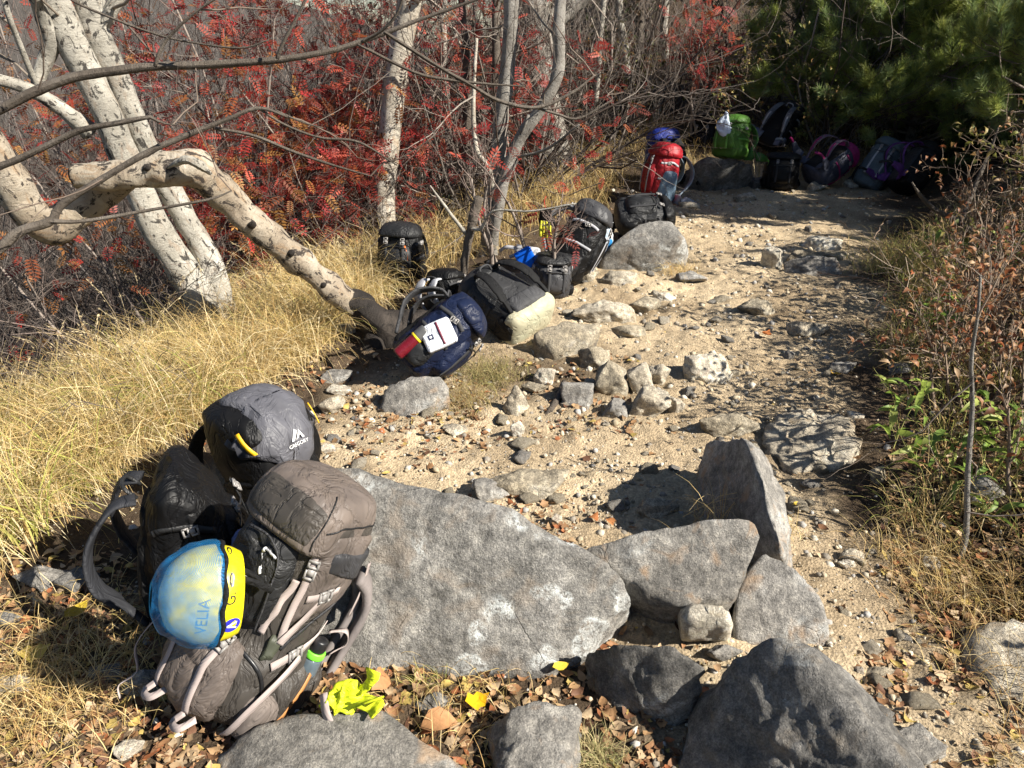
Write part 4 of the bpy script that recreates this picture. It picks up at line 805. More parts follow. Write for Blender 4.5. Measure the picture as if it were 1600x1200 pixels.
def bush(label, x, y, h, rad, nl, pal, seed, size=(.04, .07), group='leafy bushes on the bank', nst=5):
    r = np.random.default_rng(seed); z = h1(x, y); o = empty('leafy_bush', (x, y, z), label=label, cat='bush', group=group)
    lv = grow(np.tile([x, y, z - .03], (nst, 1)) + r.normal(size=(nst, 3)) * [.1, .1, 0], r.normal(size=(nst, 3)) * [rad / h * .6, rad / h * .6, .1] + [0, 0, 1], np.full(nst, h), np.full(nst, .009), 3, [6, 5], r, wig=.2, lr=.5)
    VF = join([tubes(p_, np.maximum(q_, .0015), 3) for p_, q_ in lv]); mk('stems', kind='stuff', VF=(VF[0] - np.array(o.location), VF[1]), mat=M['twig'], parent=o, colr=np.tile([.2, .15, .11], (len(VF[0]), 1)))
    P = np.concatenate([lv[1][0][:, 2:].reshape(-1, 3), lv[2][0][:, 1:].reshape(-1, 3)]); P = P[r.integers(0, len(P), nl)] + r.normal(size=(nl, 3)) * .04
    leafmass('foliage', None, P, norm(r.normal(size=(nl, 3)) + [0, -.3, .1]), r.uniform(*size, nl), pal, r, parent=o); return o
for k, (lb, x, y, h, rd, nl) in enumerate([
    ('yellow-green leafy bush behind the green pack', 2.5, 9.5, .9, .6, 420), ('leafy bush behind the black and grey pack', 3.3, 9.6, 1.0, .7, 480), ('leafy bush with dry tips behind the maroon pack', 4.1, 9.4, .9, .6, 450),
    ('leafy bush right behind the slate pack', 4.9, 9.2, .9, .6, 420), ('low leafy bush right of the purple-strapped pack', 5.5, 8.3, .8, .6, 420), ('tall leafy bush under the pine branches', 4.5, 10.3, 1.5, .8, 520),
    ('sunlit leafy bush on the upper right bank', 4.5, 6.6, .7, .6, 420), ('leafy bush on the bank below the low pine', 3.7, 5.0, .6, .5, 380), ('yellowing leafy bush mid right bank', 3.1, 4.0, .55, .5, 340), ('leafy bush in the thicket behind the blue pack', 1.7, 9.9, .8, .5, 300), ('tall leafy bush at the right edge beside the fallen limb', 3.6, 4.6, 1.0, .6, 600), ('leafy bush at the right edge above the withered ones', 3.0, 3.4, .7, .6, 560), ('tall leafy bush on the far right bank under the pine', 5.3, 7.6, 1.2, .7, 700), ('leafy bush on the bank right of the last pack', 4.9, 7.2, .8, .6, 500)]):
    bush(lb, x, y, h, rd, nl, YG, 110 + k)
GAP_DARK = np.array([[.05, .06, .025], [.08, .07, .03], [.1, .06, .03], [.06, .08, .03]])  # dark leaves for bushes added to blacken the gaps behind the thicket
for k, (lb, x, y, h, rd, nl) in enumerate([('added dark bush standing in for shade deep behind the straight birch', -1.6, 8.6, 1.5, .9, 700), ('added dark bush standing in for shade deep behind the grey rowan', -.5, 9.4, 1.7, .9, 700), ('added dark bush standing in for shade right behind the old trunk', 1.0, 10.2, 1.6, .9, 700), ('added dark bush standing in for shade behind the slim far stems', 2.0, 10.8, 1.7, .9, 700), ('added dark bush standing in for shade left of the straight birch', -2.4, 7.6, 1.3, .9, 600), ('added dark bush standing in for shade far back between the two dark ones', .2, 11, 2.0, 1, 700)]):
    bush(lb, x, y, h, rd, nl, GAP_DARK, 150 + k, (.06, .1), 'added dark bushes standing in for shade in the wood', 6)
BR2 = np.array([[.3, .15, .07], [.38, .22, .11], [.22, .1, .05], [.42, .28, .16], [.3, .1, .04]])
for k, (lb, x, y, h, rd, nl) in enumerate([('brown withered bush on the right bank', 2.35, 3.2, .5, .5, 420), ('withered brown bush at the right edge', 2.1, 2.5, .5, .45, 420), ('rusty withered bush below the leafy one', 2.75, 3.5, .5, .5, 380), ('dry brown bush at the lower right edge', 1.95, 2.05, .35, .4, 300), ('withered bush leaning over the shaded trail edge', 1.95, 2.85, .5, .4, 500), ('tall withered bush behind the thin bare stem', 2.6, 2.9, .5, .5, 600), ('withered bush between the leafy ones on the bank', 2.95, 4.3, .7, .5, 480)]):
    bush(lb, x, y, h, rd, nl, BR2, 130 + k, (.025, .05), 'withered bushes on the right bank', 7)
SASA = np.array([[.2, .3, .05], [.28, .36, .07], [.34, .38, .1], [.16, .24, .05]])
def sasa(label, px, py, h, nl, seed):
    r = np.random.default_rng(seed); g = gat(px, py); o = empty('bamboo_grass', g, label=label, cat='plant', group='bamboo grass on the right bank'); ns = 5
    lv = grow(np.tile(g, (ns, 1)) + r.normal(size=(ns, 3)) * [.06, .06, 0], r.normal(size=(ns, 3)) * [.35, .35, .1] + [0, 0, 1], np.full(ns, h), np.full(ns, .0025), 2, [4], r, wig=.12, lr=.3)
    VF = join([tubes(p_, np.maximum(q_, .001), 3) for p_, q_ in lv]); mk('stems', kind='stuff', VF=(VF[0] - g, VF[1]), mat=M['twig'], parent=o, colr=np.tile([.3, .3, .1], (len(VF[0]), 1)))
    P = np.concatenate([lv[1][0][:, 2:].reshape(-1, 3), lv[0][0][:, 4:].reshape(-1, 3)]); P = P[r.integers(0, len(P), nl)]; D = norm(r.normal(size=(nl, 3)) * [1, 1, .35])
    for q in range(nl):
        lo = obj('leaf', SASAM[r.integers(0, len(SASAM))], o); mm = Matrix(rotm(D[q:q + 1], norm(np.array([[0, -.1, 1.0]]) + r.normal(size=(1, 3)) * .4))[0].tolist()).to_4x4(); lo.matrix_basis = Matrix.Translation(Vector(P[q] - g)) @ mm @ Matrix.Scale(r.uniform(.07, .14), 4)
_v, _f = leaf_tpl(-.5, .11, .2, 5); SASAM = [mesh_data('leaf', _v + [.5, 0, 0], _f, M['leaf'], colr=np.tile(c_, (len(_v), 1))) for c_ in SASA]
for k, (lb, px, py, h, nl) in enumerate([('bright green bamboo grass leaning over the trail edge', 1475, 740, .3, 40), ('bright green bamboo grass at the right edge', 1560, 740, .28, 32), ('green bamboo grass behind the thin bare stem', 1490, 560, .28, 34), ('green bamboo grass low beside the bank foot', 1470, 800, .18, 20), ('green bamboo grass beside the fallen pine limb', 1545, 450, .3, 30)]): sasa(lb, px, py, h, nl, 140 + k)
# thin upright stem and fallen limb on the right bank
g = gat(1500, 870); o = empty('thin_stem', g, label='thin bare grey stem standing on the right bank', cat='sapling')
stem_obj('trunk', 'grey_stem', o, [(1496, 880, g[1], 11), (1509, 830, g[1] + .02, 9), (1512, 740, g[1] + .05, 8), (1519, 640, g[1] + .1, 7), (1518, 560, g[1] + .1, 6), (1528, 490, g[1] + .1, 5), (1532, 430, g[1] + .12, 4)], n=34, sides=8, knob=.2, seed=61)
twig_part('twigs', o, np.array([atY(1514, 700, g[1] + .05), atY(1518, 600, g[1] + .1), atY(1526, 500, g[1] + .1), atY(1510, 800, g[1])]), rng.normal(size=(4, 3)) + [0, 0, .6], np.full(4, .35), np.full(4, .003), 3, [4, 3], 62, (.3, .24, .19))
g = gat(1545, 385); o = empty('fallen_limb', g, label='bleached dead limb sticking out of the right bank', cat='branch')
stem_obj('limb', 'rowan_bark', o, [(1560, 395, g[1], 15), (1530, 372, g[1], 12), (1495, 345, g[1], 9), (1462, 328, g[1], 8), (1440, 308, g[1], 6), (1425, 285, g[1], 3)], n=24, sides=8, knob=.15, seed=63)
stem_obj('limb', 'rowan_bark', o, [(1500, 350, g[1], 6), (1520, 300, g[1] + .1, 7), (1545, 240, g[1] + .2, 5), (1560, 200, g[1] + .2, 3)], n=14, sides=6, seed=64)
g = gat(855, 645); o = empty('stick', g, label='brown broken stick lying against the stone pile', cat='stick')
stem_obj('wood', 'rowan_bark', o, [(882, 598, g[1] + .22, 11), (872, 622, g[1] + .1, 13), (856, 648, g[1] - .0, 13), (835, 676, g[1] - .1, 9), (826, 690, g[1] - .14, 4)], n=20, sides=8, knob=.25, seed=65)
g = gat(755, 560); o = empty('stick', g, label='bleached stick lying below the green-bottomed pack', cat='stick')
stem_obj('wood', 'birch_grey', o, [(815, 538, 3.75, 5), (840, 556, 3.6, 6), (868, 580, 3.5, 5)], n=12, sides=6, knob=.2, seed=66)

# ------------------------------------------------------------------ grass
STRAW = np.array([[.62, .44, .19], [.7, .53, .25], [.53, .36, .14], [.62, .46, .19], [.54, .34, .13], [.54, .42, .15], [.74, .6, .33]]); GREENY = np.array([[.3, .33, .08], [.38, .38, .1], [.45, .42, .14]])
def blades(name, label, X, Y, L, r, pal, w=(.0022, .0042), droop=(.8, 2.4), th0=.35, wind=(.0, 0), k=6, kind='stuff', z=None):
    n = len(X); az = r.uniform(0, 2 * np.pi, n); hd = norm(np.stack([np.cos(az) + wind[0], np.sin(az) + wind[1], 0 * az], -1)); th = np.abs(r.normal(0, th0, n)); dp = r.uniform(*droop, n)
    P = np.zeros((n, k, 3)); P[:, 0] = np.stack([X, Y, (H(X, Y) if z is None else z) - .01], -1)
    for j in range(1, k):
        t_ = th + dp * (j / (k - 1)) ** 1.6; P[:, j] = P[:, j - 1] + (hd * np.sin(t_)[:, None] + np.array([0, 0, 1.0]) * np.cos(t_)[:, None]) * (L / (k - 1))[:, None]
    sd = norm(np.cross(hd, [0, 0, 1.0]) + r.normal(size=(n, 3)) * .4)[:, None]; ww = r.uniform(*w, n)[:, None] * np.linspace(1, .12, k) ** .8
    V = np.stack([P - sd * ww[..., None] * .5, P + sd * ww[..., None] * .5], 2).reshape(n, 2 * k, 3)
    b_ = (np.arange(n) * 2 * k)[:, None] + np.arange(k - 1) * 2; F = np.stack([b_, b_ + 1, b_ + 3, b_ + 2], -1).reshape(-1, 4)
    c = pal[r.integers(0, len(pal), n)] * r.uniform(.75, 1.2, (n, 1)); c = np.repeat(c, 2 * k, 0)
    return mk(name, (V.reshape(-1, 3), F), M['grass'], colr=c, label=label, cat='grass', kind=kind)
rgr = np.random.default_rng(81)
def clumped(n, nc, xr, yr, sig, r, cond=None):
    cx = r.uniform(*xr, nc); cy = r.uniform(*yr, nc)
    if cond is not None: k_ = cond(cx, cy); cx, cy = cx[k_], cy[k_]
    i_ = r.integers(0, len(cx), n); return cx[i_] + r.normal(0, sig, n), cy[i_] + r.normal(0, sig, n)
bank = lambda x, y: ((np.interp(y, _YL, _XL) - x) > np.where(y > 3.2, .12, 0.0)) & ((np.interp(y, _YL, _XL) - x) < 1.15)
X, Y = clumped(30000, 1100, (-3.4, 0), (1.85, 5.0), .06, rgr, bank)
blades('golden_grass', 'long golden grass drooping along the left bank', X, Y, rgr.uniform(.22, .56, len(X)), rgr, np.concatenate([STRAW, STRAW, STRAW, STRAW, GREENY[1:]]), w=(.002, .0038), wind=(-.15, -.25))
X, Y = clumped(1500, 60, (-3.2, -1.4), (1.9, 3.2), .05, rgr, bank)
blades('green_grass', 'broader yellow-green grass blades among the golden grass', X, Y, rgr.uniform(.25, .5, len(X)), rgr, np.array([[.42, .42, .1], [.5, .46, .14], [.34, .38, .08]]), (.004, .009), (.9, 2.2), wind=(-.1, -.4))
X, Y = clumped(3600, 700, (-3.4, 0), (1.85, 5.0), .05, rgr, bank)
blades('golden_grass', 'pale arching straw blades on top of the golden grass', X, Y, rgr.uniform(.4, .62, len(X)), rgr, np.array([[.78, .63, .36], [.72, .55, .28], [.82, .7, .44]]), (.003, .0052), (1.0, 2.8), .5, wind=(-.15, -.35))
b2 = lambda x, y: ((np.interp(y, _YL, _XL) - x) > -.1) & ((np.interp(y, _YL, _XL) - x) < 1.6)
X, Y = clumped(5600, 150, (-1.6, 1.2), (4.6, 8.6), .08, rgr, b2)
blades('golden_grass', 'golden grass tufts around the grey rowan and straight birch', X, Y, rgr.uniform(.25, .55, len(X)), rgr, STRAW * .9, (.003, .006))
X, Y = clumped(3200, 90, (.4, 4.6), (8.4, 10), .12, rgr)
blades('dry_grass', 'dry grass in the shade behind the far packs', X, Y, rgr.uniform(.2, .45, len(X)), rgr, STRAW * .8, (.004, .007))
rb = lambda x, y: ((x - np.interp(y, _YR, _XR)) > -.05) & ((x - np.interp(y, _YR, _XR)) < 1.3)
X, Y = clumped(3600, 110, (1.3, 5), (1.6, 7), .07, rgr, rb)
blades('bank_grass', 'yellow-green and straw grass clumps on the right bank', X, Y, rgr.uniform(.12, .4, len(X)), rgr, np.concatenate([STRAW, GREENY, GREENY]), (.0025, .005), wind=(-.4, -.1))
X, Y = clumped(2600, 60, (1.2, 2.0), (1.1, 2.05), .05, rgr, lambda x, y: x > np.interp(y, _YR, _XR) - .25)
blades('dry_grass', 'dry tawny grass at the lower right corner', X, Y, rgr.uniform(.08, .25, len(X)), rgr, STRAW * .85, (.0015, .003), wind=(-.3, 0))
def tuftgrass(label, px, py, n, sig, L, pal, seed, z=None, droop=(.8, 2.2), w=(.0015, .003)):
    r = np.random.default_rng(seed); g = gat(px, py); X = g[0] + r.normal(0, sig, n); Y = g[1] + r.normal(0, sig, n); o = blades('grass_tuft', label, X, Y, r.uniform(.5, 1, n) * L, r, pal, w, droop, .5, kind='stuff', z=None if z is None else np.full(n, z)); o['category'] = 'grass tuft'
tuftgrass('small green-tan grass tuft at the bottom edge right of the pitted rock', 935, 1190, 420, .028, .1, np.array([[.34, .34, .14], [.42, .36, .18], [.5, .4, .2]]), 1)
tuftgrass('dry wiry stalks between the wedge rock and the flat slab', 1110, 850, 40, .05, .28, STRAW, 2, .1, (.6, 2.6))
tuftgrass('short grass tuft growing at the wedge rock foot', 1210, 865, 160, .025, .1, STRAW, 3, .12)
tuftgrass('brown-green grass clump below the green-bottomed pack', 765, 590, 700, .08, .16, np.array([[.3, .24, .1], [.42, .33, .15], [.25, .24, .08]]), 4)
tuftgrass('brown grass clump left of the pyramid stone', 725, 628, 500, .07, .14, np.array([[.36, .25, .11], [.45, .34, .16], [.3, .26, .1]]), 5)
tuftgrass('dry straw tuft at the foot of the mottled boulder', 1060, 425, 260, .07, .2, STRAW, 6, None, (1.2, 2.6))
tuftgrass('yellow-green grass clump hanging over the far right trail edge', 1420, 420, 900, .16, .42, np.concatenate([GREENY, STRAW[:3]]), 7, None, (.8, 2.2), (.003, .006))
tuftgrass('green grass tuft under the great boulder', 665, 1068, 60, .02, .08, GREENY, 8)
tuftgrass('flattened dry straw in the litter at bottom left', 70, 1100, 800, .13, .22, STRAW, 9, None, (1.8, 2.6))
tuftgrass('dry straw in the litter at the left of the brown pack', 140, 1010, 500, .16, .22, STRAW, 10, None, (1.8, 2.6))
tuftgrass('thin dry grass in the litter before the great boulder', 700, 1100, 260, .12, .16, STRAW, 11, None, (1.6, 2.6))
tuftgrass('pale tuft of grass leaning out of the right bank near the sandy path', 1430, 815, 120, .05, .3, np.concatenate([STRAW, GREENY]), 12, None, (1.0, 2.2))
# seed heads above the golden grass
r = np.random.default_rng(91); ns = 46; X, Y = clumped(ns, 30, (-2.6, -.6), (2.4, 4.6), .08, r, bank)
P = np.zeros((ns, 7, 3)); a = r.uniform(0, 6.28, ns); hd = np.stack([np.cos(a), np.sin(a), 0 * a], -1); P[:, 0] = np.stack([X, Y, H(X, Y)], -1); Ls = r.uniform(.5, .75, ns)
for j in range(1, 7):
    t_ = .1 + .9 * (j / 6) ** 3; P[:, j] = P[:, j - 1] + (hd * math.sin(t_) + np.array([0, 0, math.cos(t_)])) * (Ls / 6)[:, None]
VF1 = tubes(P, np.full((ns, 7), .0012), 3); pos = []; dr = []
for q in range(26):
    u_ = r.uniform(4.2, 6, ns); i_ = np.minimum(u_.astype(int), 5); f = (u_ - i_)[:, None]; ii = np.arange(ns); pos.append(P[ii, i_] * (1 - f) + P[ii, i_ + 1] * f + r.normal(size=(ns, 3)) * .008 * (6.2 - u_)[:, None] * .6); dr.append(norm(P[ii, i_ + 1] - P[ii, i_]) + r.normal(size=(ns, 3)) * .4)
pos = np.concatenate(pos); dr = norm(np.concatenate(dr)); V0 = np.array([[0, 0, 0], [.5, .12, 0], [1, 0, 0], [.5, -.12, 0]]) * .016
VF2 = scatter(V0, np.array([[0, 1, 2, 3]]), rotm(dr, norm(r.normal(size=dr.shape))), pos); VF = join([VF1, VF2]); mk('seed_heads', VF, M['grass'], colr=np.tile([.62, .5, .3], (len(VF[0]), 1)), label='feathery seed heads standing above the golden grass', cat='grass', kind='stuff')
# ------------------------------------------------------------------ sewn goods: shapes
def loft(levels, nz=30, ns=44, wr=.004, seed=0, wf=16.0):
    L = crom(np.array(levels, float), nz); L[:, 3:5] = np.maximum(L[:, 3:5], .003)
    a = np.linspace(0, 2 * np.pi, ns, endpoint=False); ca, sa = np.cos(a), np.sin(a); e = (2 / L[:, 5])[:, None]
    x = np.sign(ca) * np.abs(ca) ** e * L[:, 3:4] + L[:, 1:2]; y = np.sign(sa) * np.abs(sa) ** e * L[:, 4:5] + L[:, 2:3]; z = np.broadcast_to(L[:, 0:1], x.shape)
    V = np.stack([x, y, z], -1); n = norm(np.stack([(x - L[:, 1:2]) / L[:, 3:4] ** 2, (y - L[:, 2:3]) / L[:, 4:5] ** 2, 0 * x], -1))
    if wr:
        W = V + .03 * np.stack([vn(V * 9, seed + 4), vn(V * 9, seed + 5), vn(V * 9, seed + 6)], -1)
        k = (1 - 2.2 * np.abs(vn(W * [wf, wf, wf * .55], seed))) * .7 + (1 - 2.2 * np.abs(vn(W * [wf * 1.7, wf * 1.7, wf * 1.2] + 5, seed + 9))) * .4 + 1.2 * vn(V * 6, seed + 11)
        V = V + n * (k * wr)[..., None]
    i = np.arange(nz - 1)[:, None] * ns + np.arange(ns)[None]; j = np.arange(nz - 1)[:, None] * ns + (np.arange(ns)[None] + 1) % ns
    F = np.stack([i, j, j + ns, i + ns], -1).reshape(-1, 4); m = nz * ns
    V = np.concatenate([V.reshape(-1, 3), [V[0].mean(0), V[-1].mean(0)]]); k = np.arange(ns); k2 = (k + 1) % ns
    return V, [F, np.concatenate([np.stack([k2, k, np.full(ns, m)], -1), np.stack([m - ns + k, m - ns + k2, np.full(ns, m + 1)], -1)])]
def bvh(*vfs):
    V, Fs = join([(v_, f_) for v_, f_ in vfs]); polys = [list(map(int, q)) for f_ in Fs for q in f_]
    return BVHTree.FromPolygons([Vector(q) for q in V], polys)
def near(bv, P, off):
    out, nn = [], []
    for q in P:
        l, n_, i_, d_ = bv.find_nearest(Vector(q)); out.append(np.array(l) + np.array(n_) * off); nn.append(np.array(n_))
    return np.array(out), np.array(nn)
def ribbon(P, N, w, t, rounded=False):
    P = np.asarray(P, float); n = len(P); T = norm(np.gradient(P, axis=0)); N = np.broadcast_to(np.asarray(N, float), P.shape); N = norm(N - T * (N * T).sum(1, keepdims=True)); S = np.cross(T, N)
    w = np.broadcast_to(np.asarray(w, float), (n,))[:, None, None]; m = 12 if rounded else 4
    if rounded: a = np.linspace(0, 2 * np.pi, m, endpoint=False); cs = np.sign(np.cos(a)) * np.abs(np.cos(a)) ** .6; sn = np.sign(np.sin(a)) * np.abs(np.sin(a)) ** .8
    else: cs = np.array([1, -1, -1, 1.]); sn = np.array([1, 1, -1, -1.])
    V = P[:, None] + S[:, None] * (cs[:, None] * w / 2) + N[:, None] * (sn[:, None] * t / 2)
    i = np.arange(n - 1)[:, None] * m + np.arange(m); j = np.arange(n - 1)[:, None] * m + (np.arange(m) + 1) % m
    F = np.stack([i, j, j + m, i + m], -1).reshape(-1, 4); V = V.reshape(-1, 3); V = np.concatenate([V, P[:1], P[-1:]]); k = np.arange(m); k2 = (k + 1) % m; c0 = n * m
    return V, [F, np.concatenate([np.stack([k2, k, np.full(m, c0)], -1), np.stack([c0 - m + k, c0 - m + k2, np.full(m, c0 + 1)], -1)])]
def strap(bv, pts, w=.022, t=.0026, off=.003, n=26):
    P, N = near(bv, crom(pts, n), off)
    for _ in range(7): P[1:-1] = (P[:-2] + 2 * P[1:-1] + P[2:]) / 4; N[1:-1] = (N[:-2] + 2 * N[1:-1] + N[2:]) / 4
    return ribbon(P, norm(N), w, t), P, N
def free_strap(pts, nrm, w=.022, t=.003, n=26, rounded=False):
    P = crom(pts, n); nr_ = np.asarray(nrm, float); N = np.broadcast_to(nr_, P.shape) if nr_.ndim == 1 else np.stack([np.interp(np.linspace(0, 1, n), np.linspace(0, 1, len(nr_)), nr_[:, k]) for k in range(3)], -1)
    return ribbon(P, N, w, t, rounded)
def patch(bv, c, bulge=.0, off=.004, nu=18, nv=18, rd=.5, wr=.0, seed=0, pw=4):
    c = np.asarray(c, float); u, v_ = np.meshgrid(np.linspace(-1, 1, nu), np.linspace(-1, 1, nv)); us = u * np.sqrt(1 - rd * v_ ** 2 / 2); vs = v_ * np.sqrt(1 - rd * u ** 2 / 2)
    a, b_ = ((us + 1) / 2)[..., None], ((vs + 1) / 2)[..., None]; G = (c[0] * (1 - a) + c[1] * a) * (1 - b_) + (c[3] * (1 - a) + c[2] * a) * b_
    f = (1 - np.abs(u) ** pw) * (1 - np.abs(v_) ** pw); P, N = near(bv, G.reshape(-1, 3), 0); k = f.ravel()[:, None]
    if wr: k = k * (1 + wr * (1 - 2.2 * np.abs(vn(P * 20, seed)))[:, None])
    edge = (np.maximum(np.abs(u), np.abs(v_)) > .999).ravel()[:, None]
    V = P + N * np.where(edge, -.002, off) + N * bulge * k
    i = np.arange(nv - 1)[:, None] * nu + np.arange(nu - 1); F = np.stack([i, i + 1, i + nu + 1, i + nu], -1).reshape(-1, 4)
    if np.dot(np.cross(c[1] - c[0], c[3] - c[0]), N.mean(0)) < 0: F = F[:, ::-1]
    return V, F
def box(c, ax, sz):
    s = np.array([[x, y, z] for x in (-1, 1) for y in (-1, 1) for z in (-1, 1)]) * .5 * np.array(sz); V = s @ np.asarray(ax).T + np.asarray(c)
    return V, np.array([[0, 1, 3, 2], [4, 6, 7, 5], [0, 4, 5, 1], [2, 3, 7, 6], [0, 2, 6, 4], [1, 5, 7, 3]])
def buckle(P, T, N, s=1.0):
    T, N = norm(T), norm(N); N = norm(N - T * np.dot(N, T)); S = np.cross(N, T); ax = np.stack([T, S, N], -1); P = np.asarray(P) + N * .004 * s; q = []
    for dx, dy, lx, ly in ((-.02, 0, .006, .03), (-.006, 0, .005, .03), (.006, 0, .014, .02), (.021, 0, .005, .03), (-.013, .0125, .018, .006), (-.013, -.0125, .018, .006), (.012, .012, .022, .006), (.012, -.012, .022, .006)):
        q.append(box(P + (T * dx + S * dy) * s, ax, np.array([lx, ly, .008]) * s))
    return join(q)
def wrap_text(bv, txt, org, ex, ey, nrm, size, off=.0025):
    cu = bpy.data.curves.new('t', 'FONT'); cu.body = txt; cu.size = size; cu.align_x = 'CENTER'; to = bpy.data.objects.new('t', cu); col.objects.link(to)
    me = bpy.data.meshes.new_from_object(to.evaluated_get(bpy.context.evaluated_depsgraph_get())); V = np.array([q.co[:] for q in me.vertices]); T_ = [list(p_.vertices) for p_ in me.polygons]
    bpy.data.objects.remove(to); bpy.data.curves.remove(cu); return wrap_flat(bv, V, T_, org, ex, ey, nrm, off)
def wrap_flat(bv, V, polys, org, ex, ey, nrm, off=.0025):
    out = []; ex, ey, nrm = norm(ex), norm(ey), norm(nrm)
    for q in V:
        p_ = np.asarray(org) + ex * q[0] + ey * q[1]; l, n_, i_, d_ = bv.ray_cast(Vector(p_ + nrm * .15), Vector(-nrm)); out.append((np.array(l) if l is not None else p_) + nrm * off)
    tri = [[p_[0], p_[k], p_[k + 1]] for p_ in polys for k in range(1, len(p_) - 1)]
    return np.array(out), np.array(tri)
GP = 'hiking backpacks laid down along the trail'
def frame(name, label, foot, up, front, cat='backpack', group=GP, s=(1, 1, 1)):
    z = norm(up); y = np.asarray(front, float); y = norm(y - z * np.dot(y, z)); x = np.cross(y, z); o = empty(name, label=label, cat=cat, group=group)
    m = Matrix.Identity(4)
    for i in range(3):
        for k, a in enumerate((x, y, z)): m[i][k] = a[i] * s[k]
        m[i][3] = foot[i]
    o.matrix_world = m; o.matrix_basis = m; return o
def pack(label, foot, up, front, w=.3, d=.24, h=.5, body=black, lid=None, pocket=None, side=None, pad=blackpad, web=webgrey, seed=0, belt=True, straps=True, lidh=.14, slump=.0, wr=.005, beltm=None, panel=None, zip_=True, ext=1.0, roll=False, splay=1.0, strapw=1.0):
    o = frame('backpack', label, foot, up, front); hw, hd = w / 2, d / 2; r = np.random.default_rng(seed + 500); lid = lid or body; pocket = pocket or body; side = side or pocket
    lv = [(0, 0, 0, hw * .6, hd * .6, 3), (.02 * h, 0, 0, hw * .84, hd * .84, 3.2), (.12 * h, 0, 0, hw * .98, hd * .97, 3.4), (.4 * h, slump * .3, .01, hw * 1.02, hd * 1.03, 3.2), (.7 * h, slump * .7, .01, hw, hd * .98, 3.0), (.88 * h, slump, 0, hw * .9, hd * .86, 2.8), (.96 * h, slump, 0, hw * .66, hd * .62, 2.5)]
    if roll: lv = lv[:4] + [(.7 * h, slump, .0, hw * .98, hd * .8, 2.8), (.88 * h, slump, -.01, hw * .93, hd * .5, 2.5), (.98 * h, slump, -.015, hw * .8, hd * .22, 2.3), (h * 1.02, slump, -.015, hw * .5, hd * .08, 2.2)]
    bo = loft(lv, 34, 52, wr, seed); bv = bvh(bo); mk('body', bo, body, o)
    s = slump; ld = loft([(.84 * h, s, .012, hw * .93, hd * .95, 3), (.865 * h, s, .012, hw * 1.01, hd * 1.03, 2.8), (.93 * h, s, .01, hw * 1.0, hd * 1.0, 2.6), (h * (.98 + lidh * .4), s, .0, hw * .8, hd * .76, 2.4), (h * (1 + lidh * .55), s, -.01, hw * .4, hd * .4, 2.3)], 18, 40, wr * 1.1, seed + 3)
    bl = bvh(ld)
    if not roll: mk('lid', ld, lid, o)
    fp = mk('front_pocket', patch(bv, [(-hw * .8, hd, .16 * h), (hw * .8, hd, .16 * h), (hw * .72, hd, .72 * h), (-hw * .72, hd, .72 * h)], .03, .004, 18, 18, .5, .12, seed), pocket, o)
    if zip_: mk('zip', strap(bv, [(-hw * .62, hd * 1.3, .66 * h), (0, hd * 1.3, .69 * h), (hw * .62, hd * 1.3, .66 * h)], .008, .003, .035)[0], blackp, fp)
    for sg in (-1, 1):
        mk('side_pocket', patch(bv, [(sg * hw, -hd * .75, .04 * h), (sg * hw, hd * .7, .04 * h), (sg * hw, hd * .7, .36 * h), (sg * hw, -hd * .75, .28 * h)], .02, .004, 14, 14, .3, .2, seed + sg), side, o)
        for k, zz in enumerate((.46, .74)):
            mk('compression_strap', strap(bv, [(sg * hw * 1.2, -hd * .9, zz * h), (sg * hw * 1.25, 0, (zz + .02) * h), (sg * hw * 1.05, hd * .95, zz * h)], .018, .003, .004, 18)[0], web, o)
        _, P, N = strap(bv, [(sg * hw * 1.2, hd * .1, .74 * h), (sg * hw * 1.2, hd * .4, .75 * h)], n=4); mk('buckle', buckle(P[1], P[2] - P[1], N[1], .9), buckle_m, o)
        x0 = sg * w * .2; mk('lid_strap', strap(bv, [(x0, hd * 1.3, .84 * h), (x0, hd * 1.35, .5 * h), (x0, hd * 1.2, .2 * h)], .02, .003, .034, 16)[0], web, o)
        _, P, N = strap(bv, [(x0, hd * 1.3, .8 * h), (x0, hd * 1.3, .74 * h)], n=4, off=.036); mk('buckle', buckle(P[1], P[2] - P[1], N[1], .9), buckle_m, o)
    mk('back_panel', patch(bv, [(-hw * .85, -hd, .06 * h), (hw * .85, -hd, .06 * h), (hw * .75, -hd, .86 * h), (-hw * .75, -hd, .86 * h)], .014, .004, 16, 20, .2), panel or blackpad, o)
    if straps:
        for sg in (-1, 1):
            e = ext * r.uniform(.8, 1.2); sp_ = mk('shoulder_strap', free_strap([(sg * w * .2, -hd * .9, .88 * h), (sg * w * .24, -hd - .05 * e, .86 * h), (sg * w * .3 * splay, -hd - .12 * e, .68 * h), (sg * w * .36 * splay, -hd - .12 * e, .48 * h), (sg * w * .4, -hd - .06 * e, .3 * h), (sg * w * .42, -hd - .005, .16 * h)], [(0, 0, 1), (0, -1, .4), (0, -1, 0), (0, -1, -.2), (0, -1, -.4), (0, -1, 0)], strapw * np.array([.05] * 6 + [.062] * 12 + [.05] * 4 + [.024] * 6), .016, 28, True), pad, o)
            mk('webbing', free_strap([(sg * w * .3 * splay, -hd - .13 * e, .66 * h), (sg * w * .36 * splay, -hd - .131 * e, .48 * h), (sg * w * .4, -hd - .07 * e, .3 * h)], (0, -1, 0), .02, .003, 14), web, sp_)
